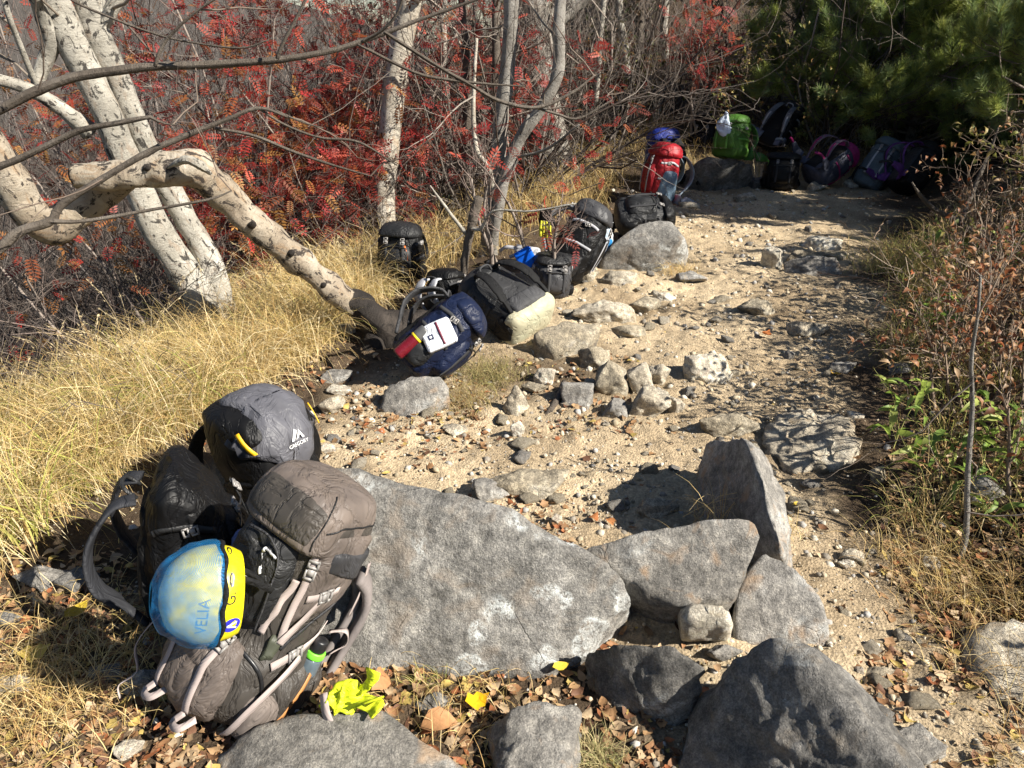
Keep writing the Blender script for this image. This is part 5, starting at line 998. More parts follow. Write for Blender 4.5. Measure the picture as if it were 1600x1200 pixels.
    if belt:
        for sg in (-1, 1):
            q = r.uniform(-.04, .05); bt = mk('hip_belt', free_strap([(sg * w * .28, -hd - .004, .13 * h), (sg * w * .52, -hd - .02, .14 * h), (sg * w * .72, -hd - .08 + q, .12 * h), (sg * w * .74, -hd - .18 + q, .1 * h)], [(0, -1, 0), (sg * .6, -.8, 0), (sg, -.2, 0), (sg, .3, 0)], np.concatenate([np.full(8, .1), np.linspace(.1, .05, 10)]), .02, 18, True), beltm or pad, o)
            mk('webbing', free_strap([(sg * w * .74, -hd - .17 + q, .1 * h), (sg * w * .72, -hd - .24 + q, .06 * h), (sg * w * .6, -hd - .28 + q, -.02 * h)], (sg, 0, .2), .024, .003, 10), web, bt)
    mk('grab_loop', tube(crom([(-.04, -hd * .9, .86 * h), (-.03, -hd * 1.15, .93 * h), (.03, -hd * 1.15, .93 * h), (.04, -hd * .9, .86 * h)], 12), .006, 6)[:2], web, o)
    return o, bv, bl, (hw, hd, h)
def child(o, name, VF, mat, **kw): return mk(name, VF, mat, o, **kw)

# ================================================================== brown pack in the foreground
w, d, h = .35, .30, .70; hw, hd = w / 2, d / 2
UPA = (.46, .3, .83); a = frame('backpack', 'muddy grey-brown trekking pack leaning on the great boulder, helmet on its front', at(352, 1085, .02), UPA, (-.6, -.81, 0), s=(.77, .8, .94))
bo = loft([(0, 0, .02, hw * .62, hd * .6, 3), (.02, 0, .02, hw * .9, hd * .9, 3.2), (.08, 0, .02, hw * 1.12, hd * 1.12, 3.2), (.2, 0, .015, hw * 1.12, hd * 1.12, 3), (.27, 0, 0, hw * .98, hd * .98, 3), (.4, 0, 0, hw * 1.0, hd * 1.0, 3), (.54, 0, 0, hw * 1.02, hd * 1.0, 3), (.62, 0, 0, hw * .98, hd * .96, 2.8), (.66, 0, 0, hw * .7, hd * .7, 2.6)], 60, 72, .0045, 3, 15)
bv = bvh(bo); child(a, 'body', bo, taupe_dark)
ld = loft([(.53, 0, .02, hw * .95, hd * .95, 3.2), (.545, 0, .024, hw * 1.02, hd * 1.06, 3.4), (.60, 0, .02, hw * 1.01, hd * 1.04, 3.4), (.645, 0, .01, hw * .96, hd * .96, 3.2), (.678, 0, .0, hw * .8, hd * .8, 3), (.69, 0, -.01, hw * .4, hd * .4, 2.6)], 34, 72, .005, 5, 18); bl = bvh(ld); lid_o = child(a, 'lid', ld, taupe)
child(lid_o, 'piping', strap(bl, [(-hw * 1.3, -hd * 1.0, .625), (-hw * 1.3, 0, .632), (-hw * 1.3, hd * 1.1, .62)], .004, .004, .001, 40)[0], charcoal)
child(lid_o, 'piping', strap(bl, [(-hw * 1.12, hd * 1.35, .55), (-hw * 1.1, hd * 1.35, .6), (-hw * .95, hd * 1.1, .66), (-hw * .6, hd * .6, .71)], .004, .004, .001, 40)[0], charcoal)
child(lid_o, 'zip', strap(bl, [(-hw * .8, hd * 1.5, .61), (0, hd * 1.5, .62), (hw * .8, hd * 1.5, .61)], .008, .003, .002, 30)[0], blackp)
tri = [(-.03, 0), (.0, .045), (.006, .03), (-.014, 0)], [(-.002, .0), (.012, .03), (.03, 0)]
V2 = np.array([q + (0,) for t_ in tri for q in t_]); child(lid_o, 'logo', wrap_flat(bl, V2, [[0, 1, 2, 3], [4, 5, 6]], (.03, hd * 1.3, .60), (-1, 0, 0), (0, .1, 1), (0, 1, 0)), buckle_m)
child(lid_o, 'logo', wrap_text(bl, 'GREGORY', (.03, hd * 1.3, .588), (-1, 0, 0), (0, .1, 1), (0, 1, 0), .011), buckle_m)
child(lid_o, 'shaded_front_panel', patch(bl, [(hw * .9, hd * 1.3, .555), (-hw * .95, hd * 1.3, .555), (-hw * .85, hd * .9, .655), (hw * .8, hd * .9, .655)], .004, .002, 18, 12, .05), taupe_dark)  # darker sheet over the lid front, its shade put into the colour
child(a, 'upper_panel', patch(bv, [(-hw, hd * .55, .5), (-hw, -hd * .92, .44), (-hw, -hd * .9, .56), (-hw, hd * .6, .56)], .012, .015, 16, 12, .1, .4, 6), graphite)
sdp = child(a, 'side_panel', patch(bv, [(-hw, hd * .8, .33), (-hw, -hd * .95, .41), (-hw, -hd * .95, .60), (-hw, hd * .9, .60)], .012, .003, 24, 24, .1, .5, 4), taupe)
child(sdp, 'seam', strap(bv, [(-hw * 1.2, hd * .55, .54), (-hw * 1.2, -hd * .1, .47), (-hw * 1.2, -hd * .9, .42)], .004, .003, .016, 24)[0], charcoal)
child(sdp, 'seam', strap(bv, [(-hw * 1.2, -hd * .1, .47), (-hw * 1.2, hd * .45, .38)], .003, .003, .016, 14)[0], charcoal)
child(a, 'side_zip', strap(bv, [(-hw * 1.2, -hd * .95, .41), (-hw * 1.2, hd * .1, .34), (-hw * 1.2, hd * .7, .27)], .012, .003, .004, 30)[0], graphite)
fp = child(a, 'front_pocket', patch(bv, [(hw * .85, hd, .28), (-hw * .8, hd, .28), (-hw * .72, hd, .55), (hw * .72, hd, .55)], .045, .004, 22, 22, .5, .25, 8), charcoal)
child(fp, 'piping', strap(bv, [(-hw * .75, hd * 1.5, .3), (-hw * .62, hd * 1.6, .48), (-hw * .2, hd * 1.6, .53), (hw * .4, hd * 1.5, .52)], .006, .005, .045, 30)[0], graphite)
cord = near(bv, crom([(-hw * .5, hd * 1.6, .5), (-hw * .15, hd * 1.7, .5), (-hw * .3, hd * 1.7, .44), (hw * .1, hd * 1.7, .42), (-hw * .1, hd * 1.7, .38), (hw * .25, hd * 1.6, .35)], 50), .052)[0]
child(fp, 'cord', tube(cord + .003 * rng.normal(size=cord.shape) * .3, .0035, 6)[:2], palegrey)
for k in range(5): child(fp, 'cord_toggle', tube(cord[8 + 8 * k:11 + 8 * k], .0065, 8)[:2], whitep)
bc = child(a, 'sleeping_bag_compartment', patch(bv, [(hw * .8, hd, .03), (-hw * .7, hd, .02), (-hw * .68, hd, .245), (hw * .8, hd, .245)], .05, .004, 26, 22, .45, .12, 12), taupe)
child(bc, 'zip', strap(bv, [(hw * .85, hd * 1.25, .25), (0, hd * 1.5, .262), (-hw * .95, hd * 1.2, .25), (-hw * 1.15, hd * .7, .14), (-hw * 1.0, hd * .8, .02)], .01, .004, .004, 50)[0], blackp)
bp = child(a, 'bottle_pocket', patch(bv, [(-hw, hd * .35, .02), (-hw * .9, -hd * .95, .02), (-hw * .95, -hd * .95, .24), (-hw, hd * .35, .16)], .045, .004, 22, 22, .25, .3, 14), taupe_dark)
bb_ = bvh(patch(bv, [(-hw, hd * .35, .02), (-hw * .9, -hd * .95, .02), (-hw * .95, -hd * .95, .24), (-hw, hd * .35, .16)], .045, .004, 22, 22, .25, .3, 14))
child(bp, 'trim', strap(bb_, [(-hw * 1.3, hd * .28, .025), (-hw * 1.4, -hd * .0, .1), (-hw * 1.3, -hd * .4, .19)], .014, .003, .002, 20)[0], plastic('tan_trim', (.42, .19, .06), .6))
child(bp, 'tag', strap(bb_, [(-hw * 1.3, -hd * .15, .05), (-hw * 1.3, -hd * .3, .085)], .022, .003, .003, 6)[0], palegrey)
child(a, 'mesh_pouch', patch(bv, [(-hw * .9, hd * .95, .005), (-hw, -.05 * hd, .0), (-hw, 0.0, .12), (-hw, hd * .9, .15)], .04, .004, 18, 18, .5, .1, 15), fab('ribbed_mesh', (.15, .125, .11), weave=260, ws=1.0, rough=.8))
def sA(pts, wd_=.022, off=.004, n=30, m=mauve, surf=None): r_ = strap(surf or bv, pts, wd_, .003, off, n); child(a, 'webbing', r_[0], m); return r_
ball = bvh(bo, ld)
_, P, N = sA([(-hw * 1.05, hd * 1.05, .56), (-hw * 1.1, hd * 1.02, .46), (-hw * 1.1, hd * .92, .36), (-hw * 1.1, hd * .85, .28)], off=.008); child(a, 'buckle', buckle(P[6], P[7] - P[6], N[6], 1.15), buckle_m)
sA([(-hw * .92, hd * 1.2, .46), (-hw * .82, hd * 1.2, .36), (-hw * .75, hd * 1.2, .29)], off=.012)
_, P, N = sA([(-hw * 1.2, -hd * 1.0, .45), (-hw * 1.25, -hd * .2, .445), (-hw * 1.2, hd * .75, .42)], off=.016); child(a, 'buckle', buckle(P[21], P[22] - P[21], N[21], 1.1), buckle_m)
sA([(-hw * 1.25, hd * .25, .435), (-hw * 1.2, hd * .55, .36), (-hw * 1.1, hd * .85, .28)], off=.018)
child(a, 'patch', patch(bv, [(-hw * .98, hd * 1.1, .255), (-hw * 1.1, hd * .75, .25), (-hw * 1.1, hd * .75, .29), (-hw * .98, hd * 1.1, .295)], .006, .014, 8, 8, .1), olive)
_, P, N = sA([(-hw * 1.1, -hd * 1.05, .30), (-hw * 1.2, -hd * .2, .27), (-hw * 1.15, hd * .8, .235)], off=.008); child(a, 'buckle', buckle(P[20], P[21] - P[20], N[20], 1.15), buckle_m)
sA([(-hw * 1.2, hd * .2, .25), (-hw * 1.2, hd * .7, .18), (-hw * 1.1, hd * 1.0, .09), (-hw * .9, hd * .95, .01)], off=.03)
bcv = bvh(patch(bv, [(hw * .8, hd, .03), (-hw * .7, hd, .02), (-hw * .68, hd, .245), (hw * .8, hd, .245)], .05, .004, 26, 22, .45, .12, 12))
for x0 in (-.06, .10):
    r_ = strap(bcv, [(x0, hd * 1.3, .262), (x0, hd * 1.7, .2), (x0, hd * 1.8, .12), (x0, hd * 1.6, .03)], .024, .003, .004, 26); child(a, 'webbing', r_[0], mauve); child(a, 'buckle', buckle(r_[1][2], r_[1][3] - r_[1][2], r_[2][2], 1.2), buckle_m)
    e_ = r_[1][-1]; child(a, 'webbing', free_strap([e_, e_ + [.01, .02, -.03], e_ + [-.03, .03, -.02], e_ + [-.05, .0, .01]], (0, 1, .3), .02, .003, 18), mauve)
child(a, 'webbing', free_strap([(.13, hd * 1.3, .26), (.18, hd * 1.6, .2), (.2, hd * 1.75, .1), (.17, hd * 1.6, .03), (.19, hd * 1.75, -.02), (.17, hd * 1.7, -.05)], (.8, .6, 0), .016, .0025, 40), mauve)
for k, x0 in enumerate((-.165, -.115)):
    child(a, 'hip_belt' if k else 'shoulder_strap', free_strap([(x0, -hd - .0, .46), (x0 - .02, -hd - .05, .42), (x0 - .03, -hd - .09, .34), (x0 - .03, -hd - .075, .2), (x0 - .035, -hd - .05, .1), (x0 - .02, -hd - .05, .03)], (-.7, -.7, 0), .066, .032, 40, True), padgrey)
child(a, 'webbing', free_strap([(-hw * .98, -hd * 1.06, .5), (-hw * 1.05, -hd * 1.15, .42), (-hw * 1.05, -hd * 1.2, .33)], (-1, -.3, 0), .022, .003, 16), mauve)
child(a, 'webbing', free_strap([(-hw * .9, -hd * 1.0, .27), (-hw * 1.15, -hd * 1.2, .29), (-hw * 1.2, -hd * 1.35, .25), (-hw * 1.05, -hd * 1.2, .2)], (-.6, -.4, .6), .024, .003, 18), mauve)
child(a, 'back_panel', patch(bv, [(-hw * .85, -hd, .06), (hw * .85, -hd, .06), (hw * .75, -hd, .58), (-hw * .75, -hd, .58)], .02, .004, 14, 16, .2), blackpad)
# flask in the side pocket
AX = np.array(a.matrix_world.to_3x3()); AO = np.array(a.matrix_world.translation)
def inA(p_): return AX @ np.asarray(p_) + AO
fl = empty('water_flask', inA((-hw * 1.1, -hd * .5, .1)), label='grey flask with green collar tucked in the brown pack side pocket', cat='bottle')
def place(o, name, VF, mat): return mk(name, (VF[0] @ AX.T, VF[1]), mat, o)
def turned(prof, n=20): V = []; return loft([(z_, 0, 0, r_, r_, 2) for z_, r_ in prof], len(prof) * 4, n, 0)
place(fl, 'body', turned([(-.05, .03), (.04, .034), (.1, .034), (.125, .03)]), plastic('smoky_flask', (.1, .13, .15), .2)); place(fl, 'collar', turned([(.125, .033), (.132, .034), (.142, .033)]), plastic('lime_collar', (.2, .75, .05), .4)); place(fl, 'cap', turned([(.143, .026), (.15, .027), (.175, .025), (.178, .01)]), blackp)
# helmet under a blue net cover
hc_ = ray(318, 928) * 1.62 + np.array([0, 0, CAMZ]); hx = frame('helmet', 'yellow climbing helmet under a blue net cover hanging on the brown pack', hc_, (-.86, -.42, .28), (-.1, -.5, -.9), 'helmet', None, (.86, .86, .95))
hs = loft([(-.075, 0, 0, .086, .104, 2.2), (-.05, 0, 0, .098, .117, 2.2), (-.01, 0, 0, .102, .122, 2.2), (.035, 0, 0, .092, .11, 2.2), (.075, 0, 0, .062, .075, 2.2), (.092, 0, 0, .02, .025, 2)], 30, 48, 0); shell = child(hx, 'shell', hs, yellowp)
m_, nt, b = newmat('blue_net'); v = coords(nt); tr = nd(nt, 'ShaderNodeBsdfTransparent'); b.inputs['Base Color'].default_value = (.015, .17, .4, 1); b.inputs['Roughness'].default_value = .45
wv = nd(nt, 'ShaderNodeTexWave', {'Vector': v, 'Scale': 140.0, 'Distortion': .6}, bands_direction='DIAGONAL').outputs['Fac']
fc = nd(nt, 'ShaderNodeMath', {0: nd(nt, 'ShaderNodeMath', {0: wv, 1: .4}, operation='MULTIPLY').outputs[0], 1: nd(nt, 'ShaderNodeMath', {0: noise_n(nt, v, 16, 3, .6, .8), 1: .8}, operation='MULTIPLY').outputs[0]}, operation='ADD').outputs[0]
fc = nd(nt, 'ShaderNodeMath', {0: fc, 1: .12}, operation='SUBTRACT').outputs[0]
bump(nt, b, noise_n(nt, v, 30, 4, .6, 1.0), .6, .006); ms = nd(nt, 'ShaderNodeMixShader', {0: fc, 1: tr.outputs[0], 2: b.outputs[0]}); nt.links.new(ms.outputs[0], nt.nodes['Material Output'].inputs[0])
cv = loft([(-.028, 0, 0, .108, .128, 2.2), (-.015, 0, 0, .113, .134, 2.2), (.035, 0, 0, .104, .124, 2.2), (.085, 0, 0, .074, .088, 2.2), (.11, 0, 0, .028, .034, 2)], 30, 56, .006, 8, 20); cov = child(hx, 'net_cover', (cv[0], [cv[1][0]]), m_)
aa = np.linspace(0, 2 * np.pi, 60); child(hx, 'elastic_hem', tube(np.stack([.107 * np.cos(aa), .128 * np.sin(aa), -.03 + .003 * np.sin(aa * 9)], -1), .0062, 8, cap=False)[:2], blackpad)
hb = bvh(hs)
th = np.linspace(0, 2 * np.pi, 24, endpoint=False); disc = np.stack([.02 * np.cos(th), .02 * np.sin(th), 0 * th], -1)
def on_shell(az, z_): n_ = np.array([math.cos(az), math.sin(az), -.15]); return np.array([.1 * math.cos(az), .12 * math.sin(az), z_]), (-math.sin(az), math.cos(az), 0), n_
# parts of the helmet rim that show to the camera
AZ0 = math.radians(150)
o_, ex_, n_ = on_shell(AZ0, -.052); child(shell, 'badge', wrap_flat(hb, disc, [list(range(24))], o_, ex_, (0, 0, 1), n_, .0015), plastic('blue_badge', (.03, .03, .45), .4))
va = np.array([(-.011, -.011, 0), (-.002, .012, 0), (.003, .012, 0), (.011, -.011, 0), (.006, -.011, 0), (.0005, .005, 0), (-.006, -.011, 0)]); child(shell, 'badge_mark', wrap_flat(hb, va, [[0, 1, 5, 6], [1, 2, 5], [2, 3, 4, 5]], o_, ex_, (0, 0, 1), n_, .0028), whitep)
o_, ex_, n_ = on_shell(AZ0 + .6, -.055); child(shell, 'lettering', wrap_text(hb, 'G.', o_, ex_, (0, 0, 1), n_, .034, .0015), blackp)
o_, ex_, n_ = on_shell(AZ0 + .25, .0); child(shell, 'lettering', wrap_text(hb, 'VELIA', o_, ex_, (0, 0, 1), np.array([n_[0], n_[1], .3]), .036, .0015), plastic('blue_ink', (.2, .24, .2), .6))
for az in (-.4, .5, 1.4, 2.0, 3.6, 4.4):
    o_, ex_, n_ = on_shell(az, -.045); child(shell, 'vent', wrap_flat(hb, disc * [.9, .28, 1], [list(range(24))], o_, ex_, (0, 0, 1), n_, .001), blackp)
for sg in (-1, 1): child(hx, 'chin_strap', free_strap([(.07 * sg, -.05, -.07), (.06 * sg, -.03, -.11), (.02 * sg, .0, -.15)], (sg, 0, 0), .016, .003, 12), blackpad)
# yellow cloth knotted at the pack foot
cl = at(536, 1092, .13); yc = frame('yellow_cloth', 'crumpled neon-yellow cloth on the low slab beside the brown pack', cl, (.86, -.1, .33), (0, -1, .3), 'cloth', None)
u_, F_ = ico(5); q = u_ * [.038, .033, .052]; k_ = .55 - 1.5 * np.abs(vn(q * 34, 71)) - .8 * np.abs(vn(q * [70, 70, 45] + 3, 72)) + .5 * vn(q * 16, 73); q = q * (1 + .42 * k_)[:, None]; child(yc, 'cloth', (q, F_), neon)
for s_, (e1, e2) in enumerate((((.0, .03, .09), (.01, .045, .105)), ((.03, .0, .085), (.05, -.01, .1)), ((-.02, .02, .08), (-.03, .035, .1)))):
    tp = crom([(0, .0, .02), (e1[0] * .5, e1[1] * .6, .055), e1, e2], 16); V, F = ribbon(tp, (1, .3 * s_, .2), np.linspace(.03, .045, 16), .003); V = V + .006 * np.stack([vn(V * 60, 5 + s_), vn(V * 60, 8 + s_), vn(V * 60, 11)], -1); child(yc, 'corner', (V, F), neon)
child(yc, 'band', free_strap([(-.05, .02, -.035), (-.04, .05, -.02), (.0, .045, -.025), (.035, .02, -.03)], (0, 1, 0), .022, .003, 14), mauve)

# ================================================================== the other packs
o, bv, bl, (hw, hd, h) = pack('black pack with domed grey ripstop front panel, behind the brown pack', at(447, 815, -.03), (-.2, .2, .95), (.85, -.52, .2), .30, .25, .46, black, black, black, black, seed=11, lidh=.1, belt=False, ext=1.2, zip_=False, web=black, roll=True)
dm = loft([(.3 * h, 0, 0, hw * .8, hd * .8, 3.4), (.5 * h, 0, .02, hw * 1.0, hd * 1.02, 3.6), (.75 * h, .008, .03, hw * 1.04, hd * 1.08, 3.6), (.92 * h, .015, .012, hw * .98, hd * .9, 3.4), (1.02 * h, .02, -.02, hw * .8, hd * .62, 3.2), (1.07 * h, .02, -.03, hw * .45, hd * .3, 2.6)], 34, 60, .009, 5, 13); child(o, 'hood', dm, black); bd = bvh(dm)
pv = patch(bd, [(-hw * .32, hd * 1.1, .34 * h), (hw * .32, hd * 1.1, .34 * h), (hw * .78, -hd * .1, 1.12 * h), (-hw * .66, -hd * .1, 1.12 * h)], .016, .010, 32, 36, .0, .05, 3, 6)
pn = child(o, 'grey_panel', pv, greyf); bvp = bvh(pv); lp = dm
V2 = np.array([(-.022, 0, 0), (.0, .034, 0), (.006, .026, 0), (-.012, 0, 0), (-.006, .0, 0), (.004, .016, 0), (.013, .028, 0), (.026, 0, 0), (.018, 0, 0), (.012, .016, 0), (.004, .004, 0)]) * 1.1
child(pn, 'logo', wrap_flat(bvp, V2, [[0, 1, 2, 3], [4, 5, 10], [5, 6, 9, 10], [6, 7, 8, 9]], (0, hd * 1.2, .70 * h), (-1, 0, 0), (0, 0, 1), (0, 1, 0), .008), whitep)
child(pn, 'lettering', wrap_text(bvp, 'GREGORY', (0, hd * 1.2, .655 * h), (-1, 0, 0), (0, 0, 1), (0, 1, 0), .018, .008), whitep)
yl = plastic('amber_tab', (.75, .42, .01), .5)
for sg in (-1, 1): child(o, 'pull_tab', strap(bvh(lp), [(sg * hw * .93, hd * .85, .86 * h), (sg * hw * .8, hd * 1.0, .70 * h)], .016, .004, .016, 6)[0], yl)
o, *_ = pack('crumpled black pack with both shoulder straps up, left of the brown pack', at(318, 950, -.01), (.02, .06, 1), (.9, .3, 0), .31, .25, .50, black, black, black, black, pad=fab('charcoal_pad', (.022, .023, .027), rough=.7), web=charcoal, seed=12, wr=.013, ext=.78, splay=1.2, belt=False, roll=True, strapw=1.3)
sk = frame('folded_shirt', 'blue and yellow-green cloth peeping out between black and brown packs', inA((-.1 * 0 + .13, .06, .40)), (0, 0, 1), (-.6, -.8, 0), 'cloth', None)
child(sk, 'cloth', loft([(-.06, 0, 0, .03, .02, 2.4), (0, 0, .0, .045, .03, 2.4), (.05, 0, 0, .03, .02, 2.2)], 14, 20, .006, 4, 30), fab('denim', (.06, .1, .25)))
sk = frame('folded_shirt', 'olive-yellow cloth edge behind the brown pack lid', inA((.17, .03, .47)), (.2, 0, 1), (-.6, -.8, 0), 'cloth', None)
child(sk, 'cloth', loft([(-.06, 0, 0, .02, .02, 2.4), (0, 0, .0, .03, .03, 2.4), (.06, 0, 0, .02, .02, 2.2)], 14, 20, .005, 6, 30), fab('moss', (.3, .32, .04)))
# navy pack with pouch and bottle
NU = (.72, .32, .55); NF = (.5, -.55, -.75); nf = at(636, 572, .1)
o, bv, bl, (hw, hd, h) = pack('navy pack lying on its side by the bent birch root, white pouch on top', nf, NU, NF, .27, .24, .42, navy, navy, navy, charcoal, seed=13, wr=.009, ext=.9, belt=False, pad=fab('dark_grey_pad', (.04, .04, .042), rough=.7))
MX = np.array(o.matrix_world.to_3x3()); MO = np.array(o.matrix_world.translation); sx = 1 if (MX[:, 0] @ np.array([0, -1, 0.3])) > 0 else -1
def inM(p_): return MX @ np.asarray(p_) + MO
pu = frame('pouch', 'small white zip pouch resting on the navy pack', inM((sx * (hw + .025), hd * .25, .5 * h)), MX @ np.array([0, .3, 1]), MX @ np.array([sx, 0, 0]), 'pouch', None)
pb = loft([(-.075, 0, 0, .05, .008, 6), (-.07, 0, 0, .062, .016, 6), (0, 0, 0, .064, .02, 5), (.07, 0, 0, .062, .016, 6), (.075, 0, 0, .05, .008, 6)], 18, 36, .002, 4, 20); child(pu, 'case', pb, whitef); pbv = bvh(pb)
child(pu, 'zip', strap(pbv, [(-.06, .03, .012), (0, .03, .012), (.06, .03, .012)], .011, .002, .002, 12)[0], plastic('maroon_zip', (.12, .01, .03), .5))
child(pu, 'emblem', wrap_flat(pbv, np.array([(-.012, -.012, 0), (.012, -.012, 0), (.012, .012, 0), (-.012, .012, 0)]), [[0, 1, 2, 3]], (.0, .02, -.035), (1, 0, 0), (0, 0, 1), (0, 1, 0), .002), plastic('navy_print', (.01, .015, .06), .5))
child(pu, 'emblem', wrap_flat(pbv, disc * .32, [list(range(24))], (.0, .02, -.035), (1, 0, 0), (0, 0, 1), (0, 1, 0), .003), whitep)
fk = frame('thermos', 'dark red vacuum flask with grey cap and yellow ring in the navy pack pocket', inM((sx * (hw + .022), -hd * .25, .12 * h)), MX @ np.array([0, .0, 1]), MX @ np.array([0, 1, 0]), 'flask', None)
child(fk, 'body', turned([(-.045, .024), (-.04, .029), (.06, .029), (.07, .029)]), plastic('maroon_steel', (.14, .008, .015), .25)); child(fk, 'ring', turned([(.07, .031), (.075, .032), (.08, .031)]), plastic('yellow_ring', (.8, .55, .02), .4)); child(fk, 'cap', turned([(.08, .03), (.09, .031), (.125, .03), (.135, .025), (.137, .01)]), plastic('grey_cap', (.09, .09, .09), .35))
# green-bottomed pack
o, bv, bl, (hw, hd, h) = pack('charcoal pack with beige-green base lying with its back panel up', at(838, 508, .1), (-.66, .55, .32), (-.22, .42, -.85), .34, .22, .46, charcoal, charcoal, olive, black, seed=14, panel=fab('smooth_grey', (.035, .035, .036)), ext=.5, straps=True, belt=False, wr=.004)
child(o, 'base', loft([(-.004, 0, 0, hw * .7, hd * .7, 3.4), (.01, 0, 0, hw * .93, hd * .93, 3.6), (.04, 0, 0, hw * 1.06, hd * 1.08, 4.5), (.085, 0, 0, hw * 1.06, hd * 1.08, 4.5), (.09, 0, 0, hw * .9, hd * .9, 3.4)], 18, 44, .003, 4), beige)
child(o, 'lumbar_pad', patch(bv, [(-hw * .8, -hd, .1 * h), (hw * .8, -hd, .1 * h), (hw * .8, -hd, .36 * h), (-hw * .8, -hd, .36 * h)], .02, .02, 14, 10, .2), fab('pad_grey', (.05, .05, .052), rough=.7))
child(o, 'sleeve', loft([(.16, hw * 1.02, 0, .02, .035, 2.4), (.2, hw * 1.05, 0, .045, .06, 2.4), (.3, hw * 1.05, 0, .045, .06, 2.4), (.38, hw, 0, .02, .03, 2.4)], 16, 24, .006, 3), black)
MX = np.array(o.matrix_world.to_3x3()); MO = np.array(o.matrix_world.translation)
bt = frame('bottle', 'clear bottle with red cap beside the green-bottomed pack', at(748, 496, .2), (.3, -.2, .6), (0, -1, 0), 'bottle', None); clr = plastic('clear_plastic', (.5, .52, .53), .15)
child(bt, 'body', turned([(-.12, .028), (-.11, .031), (-.03, .031), (0, .014)]), clr); child(bt, 'cap', turned([(0, .015), (.004, .017), (.022, .017), (.024, .01)]), redp)
o, *_ = pack('small black pack sitting in the grass below the straight birch', gat(628, 450) + [0, 0, .06], (.05, .1, 1), (-.2, -1, 0), .27, .2, .34, black, charcoal, charcoal, black, seed=15, ext=.6, belt=False)
child(o, 'orange_tab', free_strap([(-.06, .12, .24), (-.08, .13, .18), (-.075, .13, .12)], (0, 1, 0), .014, .003, 8), plastic('orange_tab', (.7, .16, .02), .5))
o, *_ = pack('dark pack with pale strap end half hidden behind the dead sapling', gat(700, 492), (-.1, .2, 1), (.6, .7, 0), .22, .18, .26, black, black, black, black, pad=palegrey, seed=16, ext=.6, belt=False)
# black pack with gloves
o, bv, bl, (hw, hd, h) = pack('tall black pack with grey top, yellow gloves hung on its harness', at(878, 436, .02), (.42, .28, .86), (.85, -.3, -.35), .29, .26, .52, black, graphite, black, fab('black_net', (.018, .018, .019), ws=.8, weave=200), pad=fab('light_pad', (.16, .16, .165), rough=.7), web=palegrey, seed=17, ext=1.0, wr=.007, beltm=palegrey)
MX = np.array(o.matrix_world.to_3x3()); MO = np.array(o.matrix_world.translation)
gl = frame('gloves', 'pair of black gloves with yellow finger backs hanging on the tall black pack', atY(852, 352, 4.75), (0, 0, 1), (-.1, -1, 0), 'gloves', None); gy_ = plastic('glove_yellow', (.72, .68, .05), .6)
for q in range(4): child(gl, 'finger', loft([(-.09 + .01 * abs(q - 1.5), -.03 + .02 * q, 0, .006, .006, 2.2), (-.07, -.03 + .02 * q, 0, .010, .010, 2.2), (0, -.028 + .0187 * q, 0, .010, .011, 2.2), (.03, -.024 + .016 * q, 0, .008, .009, 2.2)], 16, 12, .001), gy_)
child(gl, 'palm', loft([(-.0, 0, -.006, .04, .008, 2.6), (.04, 0, -.004, .042, .014, 2.6), (.09, 0, -.002, .034, .014, 2.6), (.11, 0, 0, .03, .012, 2.4)], 14, 20, .002), black); child(gl, 'thumb', loft([(-.02, -.06, 0, .007, .007, 2), (.02, -.052, 0, .011, .011, 2), (.06, -.036, 0, .011, .011, 2)], 12, 10, .001), black); child(gl, 'loop', free_strap([(0, 0, .11), (.01, -.01, .15), (0, -.02, .18)], (1, 0, 0), .012, .003, 8), redp)
o, *_ = pack('rounded dark-grey pack below the blue pouch', gat(858, 462), (.08, .1, 1), (.2, -1, 0), .24, .2, .26, graphite, charcoal, graphite, black, seed=18, belt=False, ext=.7, wr=.004)
bpz = frame('pouch', 'flat bright-blue pouch standing between the packs', atY(822, 404, 4.62), (-.5, .15, .85), (-.3, -.85, .4), 'pouch', None)
child(bpz, 'case', loft([(-.065, 0, 0, .05, .008, 7), (-.06, 0, 0, .056, .013, 7), (.06, 0, 0, .056, .013, 7), (.065, 0, 0, .05, .008, 7)], 14, 32, .0015, 2, 20), cobalt)
pbag = frame('plastic_bag', 'crumpled blue and white plastic bag between packs', atY(946, 372, 5.2), (.3, .1, 1), (-.2, -1, 0), 'bag', None); m_, nt, b = newmat('printed_plastic'); v = coords(nt)
nt.links.new(ramp(nt, noise_n(nt, v, 14, 2), [(.42, (.75, .78, .8)), (.5, (.6, .7, .78)), (.56, (.03, .2, .45))]), b.inputs['Base Color']); b.inputs['Roughness'].default_value = .25
child(pbag, 'film', loft([(-.11, -.02, 0, .02, .02, 2.2), (-.06, 0, 0, .06, .035, 2.4), (.03, .01, 0, .055, .03, 2.4), (.09, .02, 0, .02, .02, 2.2), (.12, .03, 0, .045, .015, 2.2)], 24, 30, .012, 7, 30), m_)
o, *_ = pack('black pack lying on its front over the mottled boulder', atY(962, 340, 5.75), (1, .05, .06), (-.05, -.4, .9), .3, .2, .42, charcoal, black, charcoal, black, seed=19, belt=True, ext=.7, wr=.01)
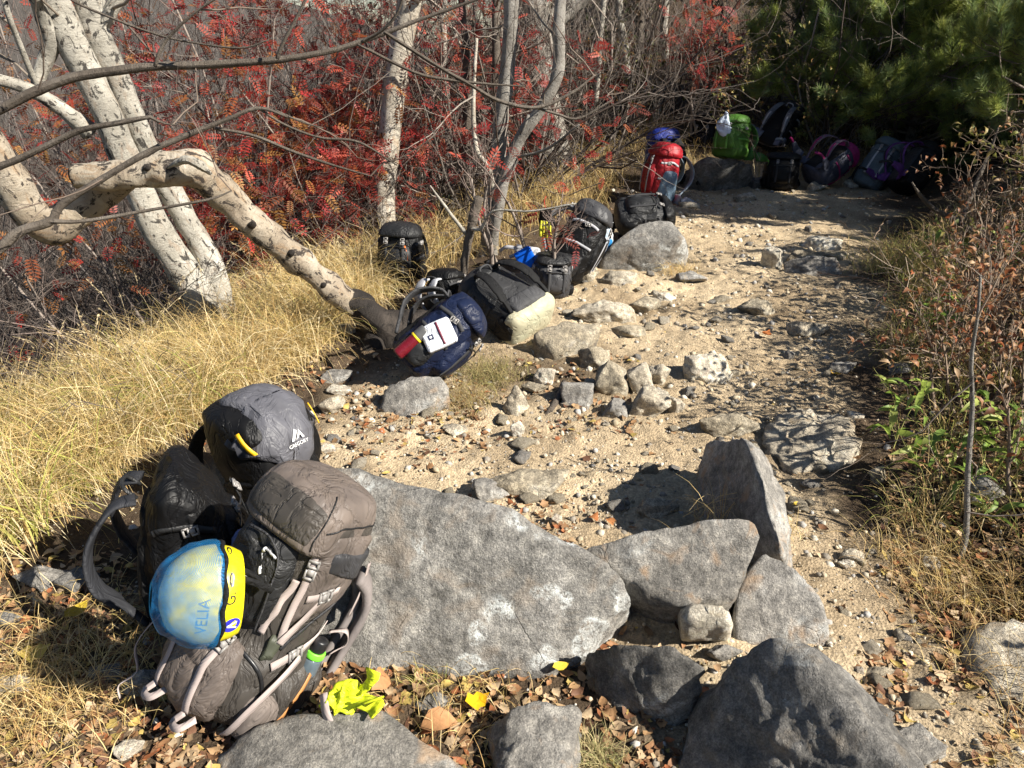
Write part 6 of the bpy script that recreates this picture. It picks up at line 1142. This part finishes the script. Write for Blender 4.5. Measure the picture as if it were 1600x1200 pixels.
# red and blue-grey pack
o, bv, bl, (hw, hd, h) = pack('red pack with steel-blue side and pale hip belt, upright on the trail', gat(1024, 318), (.16, .1, 1), (-.93, -.3, 0), .31, .27, .54, redf, redf, redf, steel, pad=fab('pad_steel', (.2, .25, .29), rough=.7), web=palegrey, seed=20, beltm=palegrey, ext=1.2, wr=.008)
child(o, 'side_panel', patch(bv, [(-hw, hd * .85, .04 * h), (-hw, -hd * .9, .04 * h), (-hw, -hd * .7, .62 * h), (-hw, hd * .5, .62 * h)], .02, .006, 14, 16, .3, .1, 3), steel)
pack('royal-blue pack peeping out behind the red pack', gat(1032, 290), (0, .1, 1), (-.3, 1, 0), .34, .26, .55, royal, royal, navy, navy, seed=21)
pack('black pack at left behind the green pack', gat(1098, 262) + [0, .2, 0], (.1, .15, 1), (-.4, -.8, 0), .32, .26, .56, black, black, black, black, seed=22)
o, *_ = pack('bright green pack on the brown boulder, cloth on its top', atY(1138, 248, 7.85), (.12, .2, 1), (-.75, -.6, .1), .32, .26, .40, greenf, greenf, greenf, greenf, pad=fab('green_pad', (.04, .12, .02)), web=fab('green_web', (.12, .3, .05)), seed=23, ext=1.2)
ct = frame('towel', 'pale blue-white cloth draped on the green pack', atY(1132, 192, 7.8), (.4, 0, 1), (-.4, -1, .2), 'cloth', None); child(ct, 'cloth', loft([(-.12, -.06, 0, .05, .02, 2.2), (-.05, -.02, 0, .09, .04, 2.4), (.02, .0, 0, .06, .04, 2.4), (.1, .03, 0, .02, .02, 2.2)], 20, 26, .014, 5, 22), fab('pale_blue', (.5, .58, .7)))
pack('black and grey pack leaning back with its harness showing', gat(1196, 268) + [0, .1, .25], (.55, .25, .8), (.5, .8, -.5), .32, .26, .55, black, charcoal, black, charcoal, pad=fab('mid_pad', (.12, .125, .14), rough=.7), web=palegrey, seed=24, beltm=fab('blue_belt', (.11, .12, .16)), ext=1.1)
o, *_ = pack('low black pack with a pink trim, below the harness pack', gat(1216, 296), (.05, .15, 1), (-.2, -1, 0), .34, .26, .36, black, black, black, black, seed=25, lidh=.1)
child(o, 'pink_trim', free_strap([(.15, .1, .3), (.17, .05, .24), (.16, .06, .16)], (1, .4, 0), .02, .004, 10), maroon)
pack('magenta and blue-grey pack lying on its side among the far packs', gat(1262, 296) + [0, 0, .12], (.72, .25, .42), (.55, .3, -.75), .3, .26, .52, bluegrey, maroon, maroon, bluegrey, pad=fab('mauve_pad', (.14, .1, .13), rough=.7), web=maroon, seed=26, beltm=bluegrey, ext=1.2)
pack('slate-teal pack leaning right, second from the right end', gat(1350, 294), (.5, .2, .82), (-.55, -.8, .2), .31, .26, .52, slate, slate, slate, charcoal, pad=fab('slate_pad', (.1, .12, .13)), web=palegrey, seed=27)
pack('black pack with purple shoulder straps, last on the right', gat(1402, 306) + [0, 0, .06], (.55, .25, .72), (.35, -.2, -.9), .33, .26, .5, black, black, black, black, pad=purple, web=charcoal, seed=28, ext=1.2, panel=fab('panel_dark', (.03, .03, .032)))
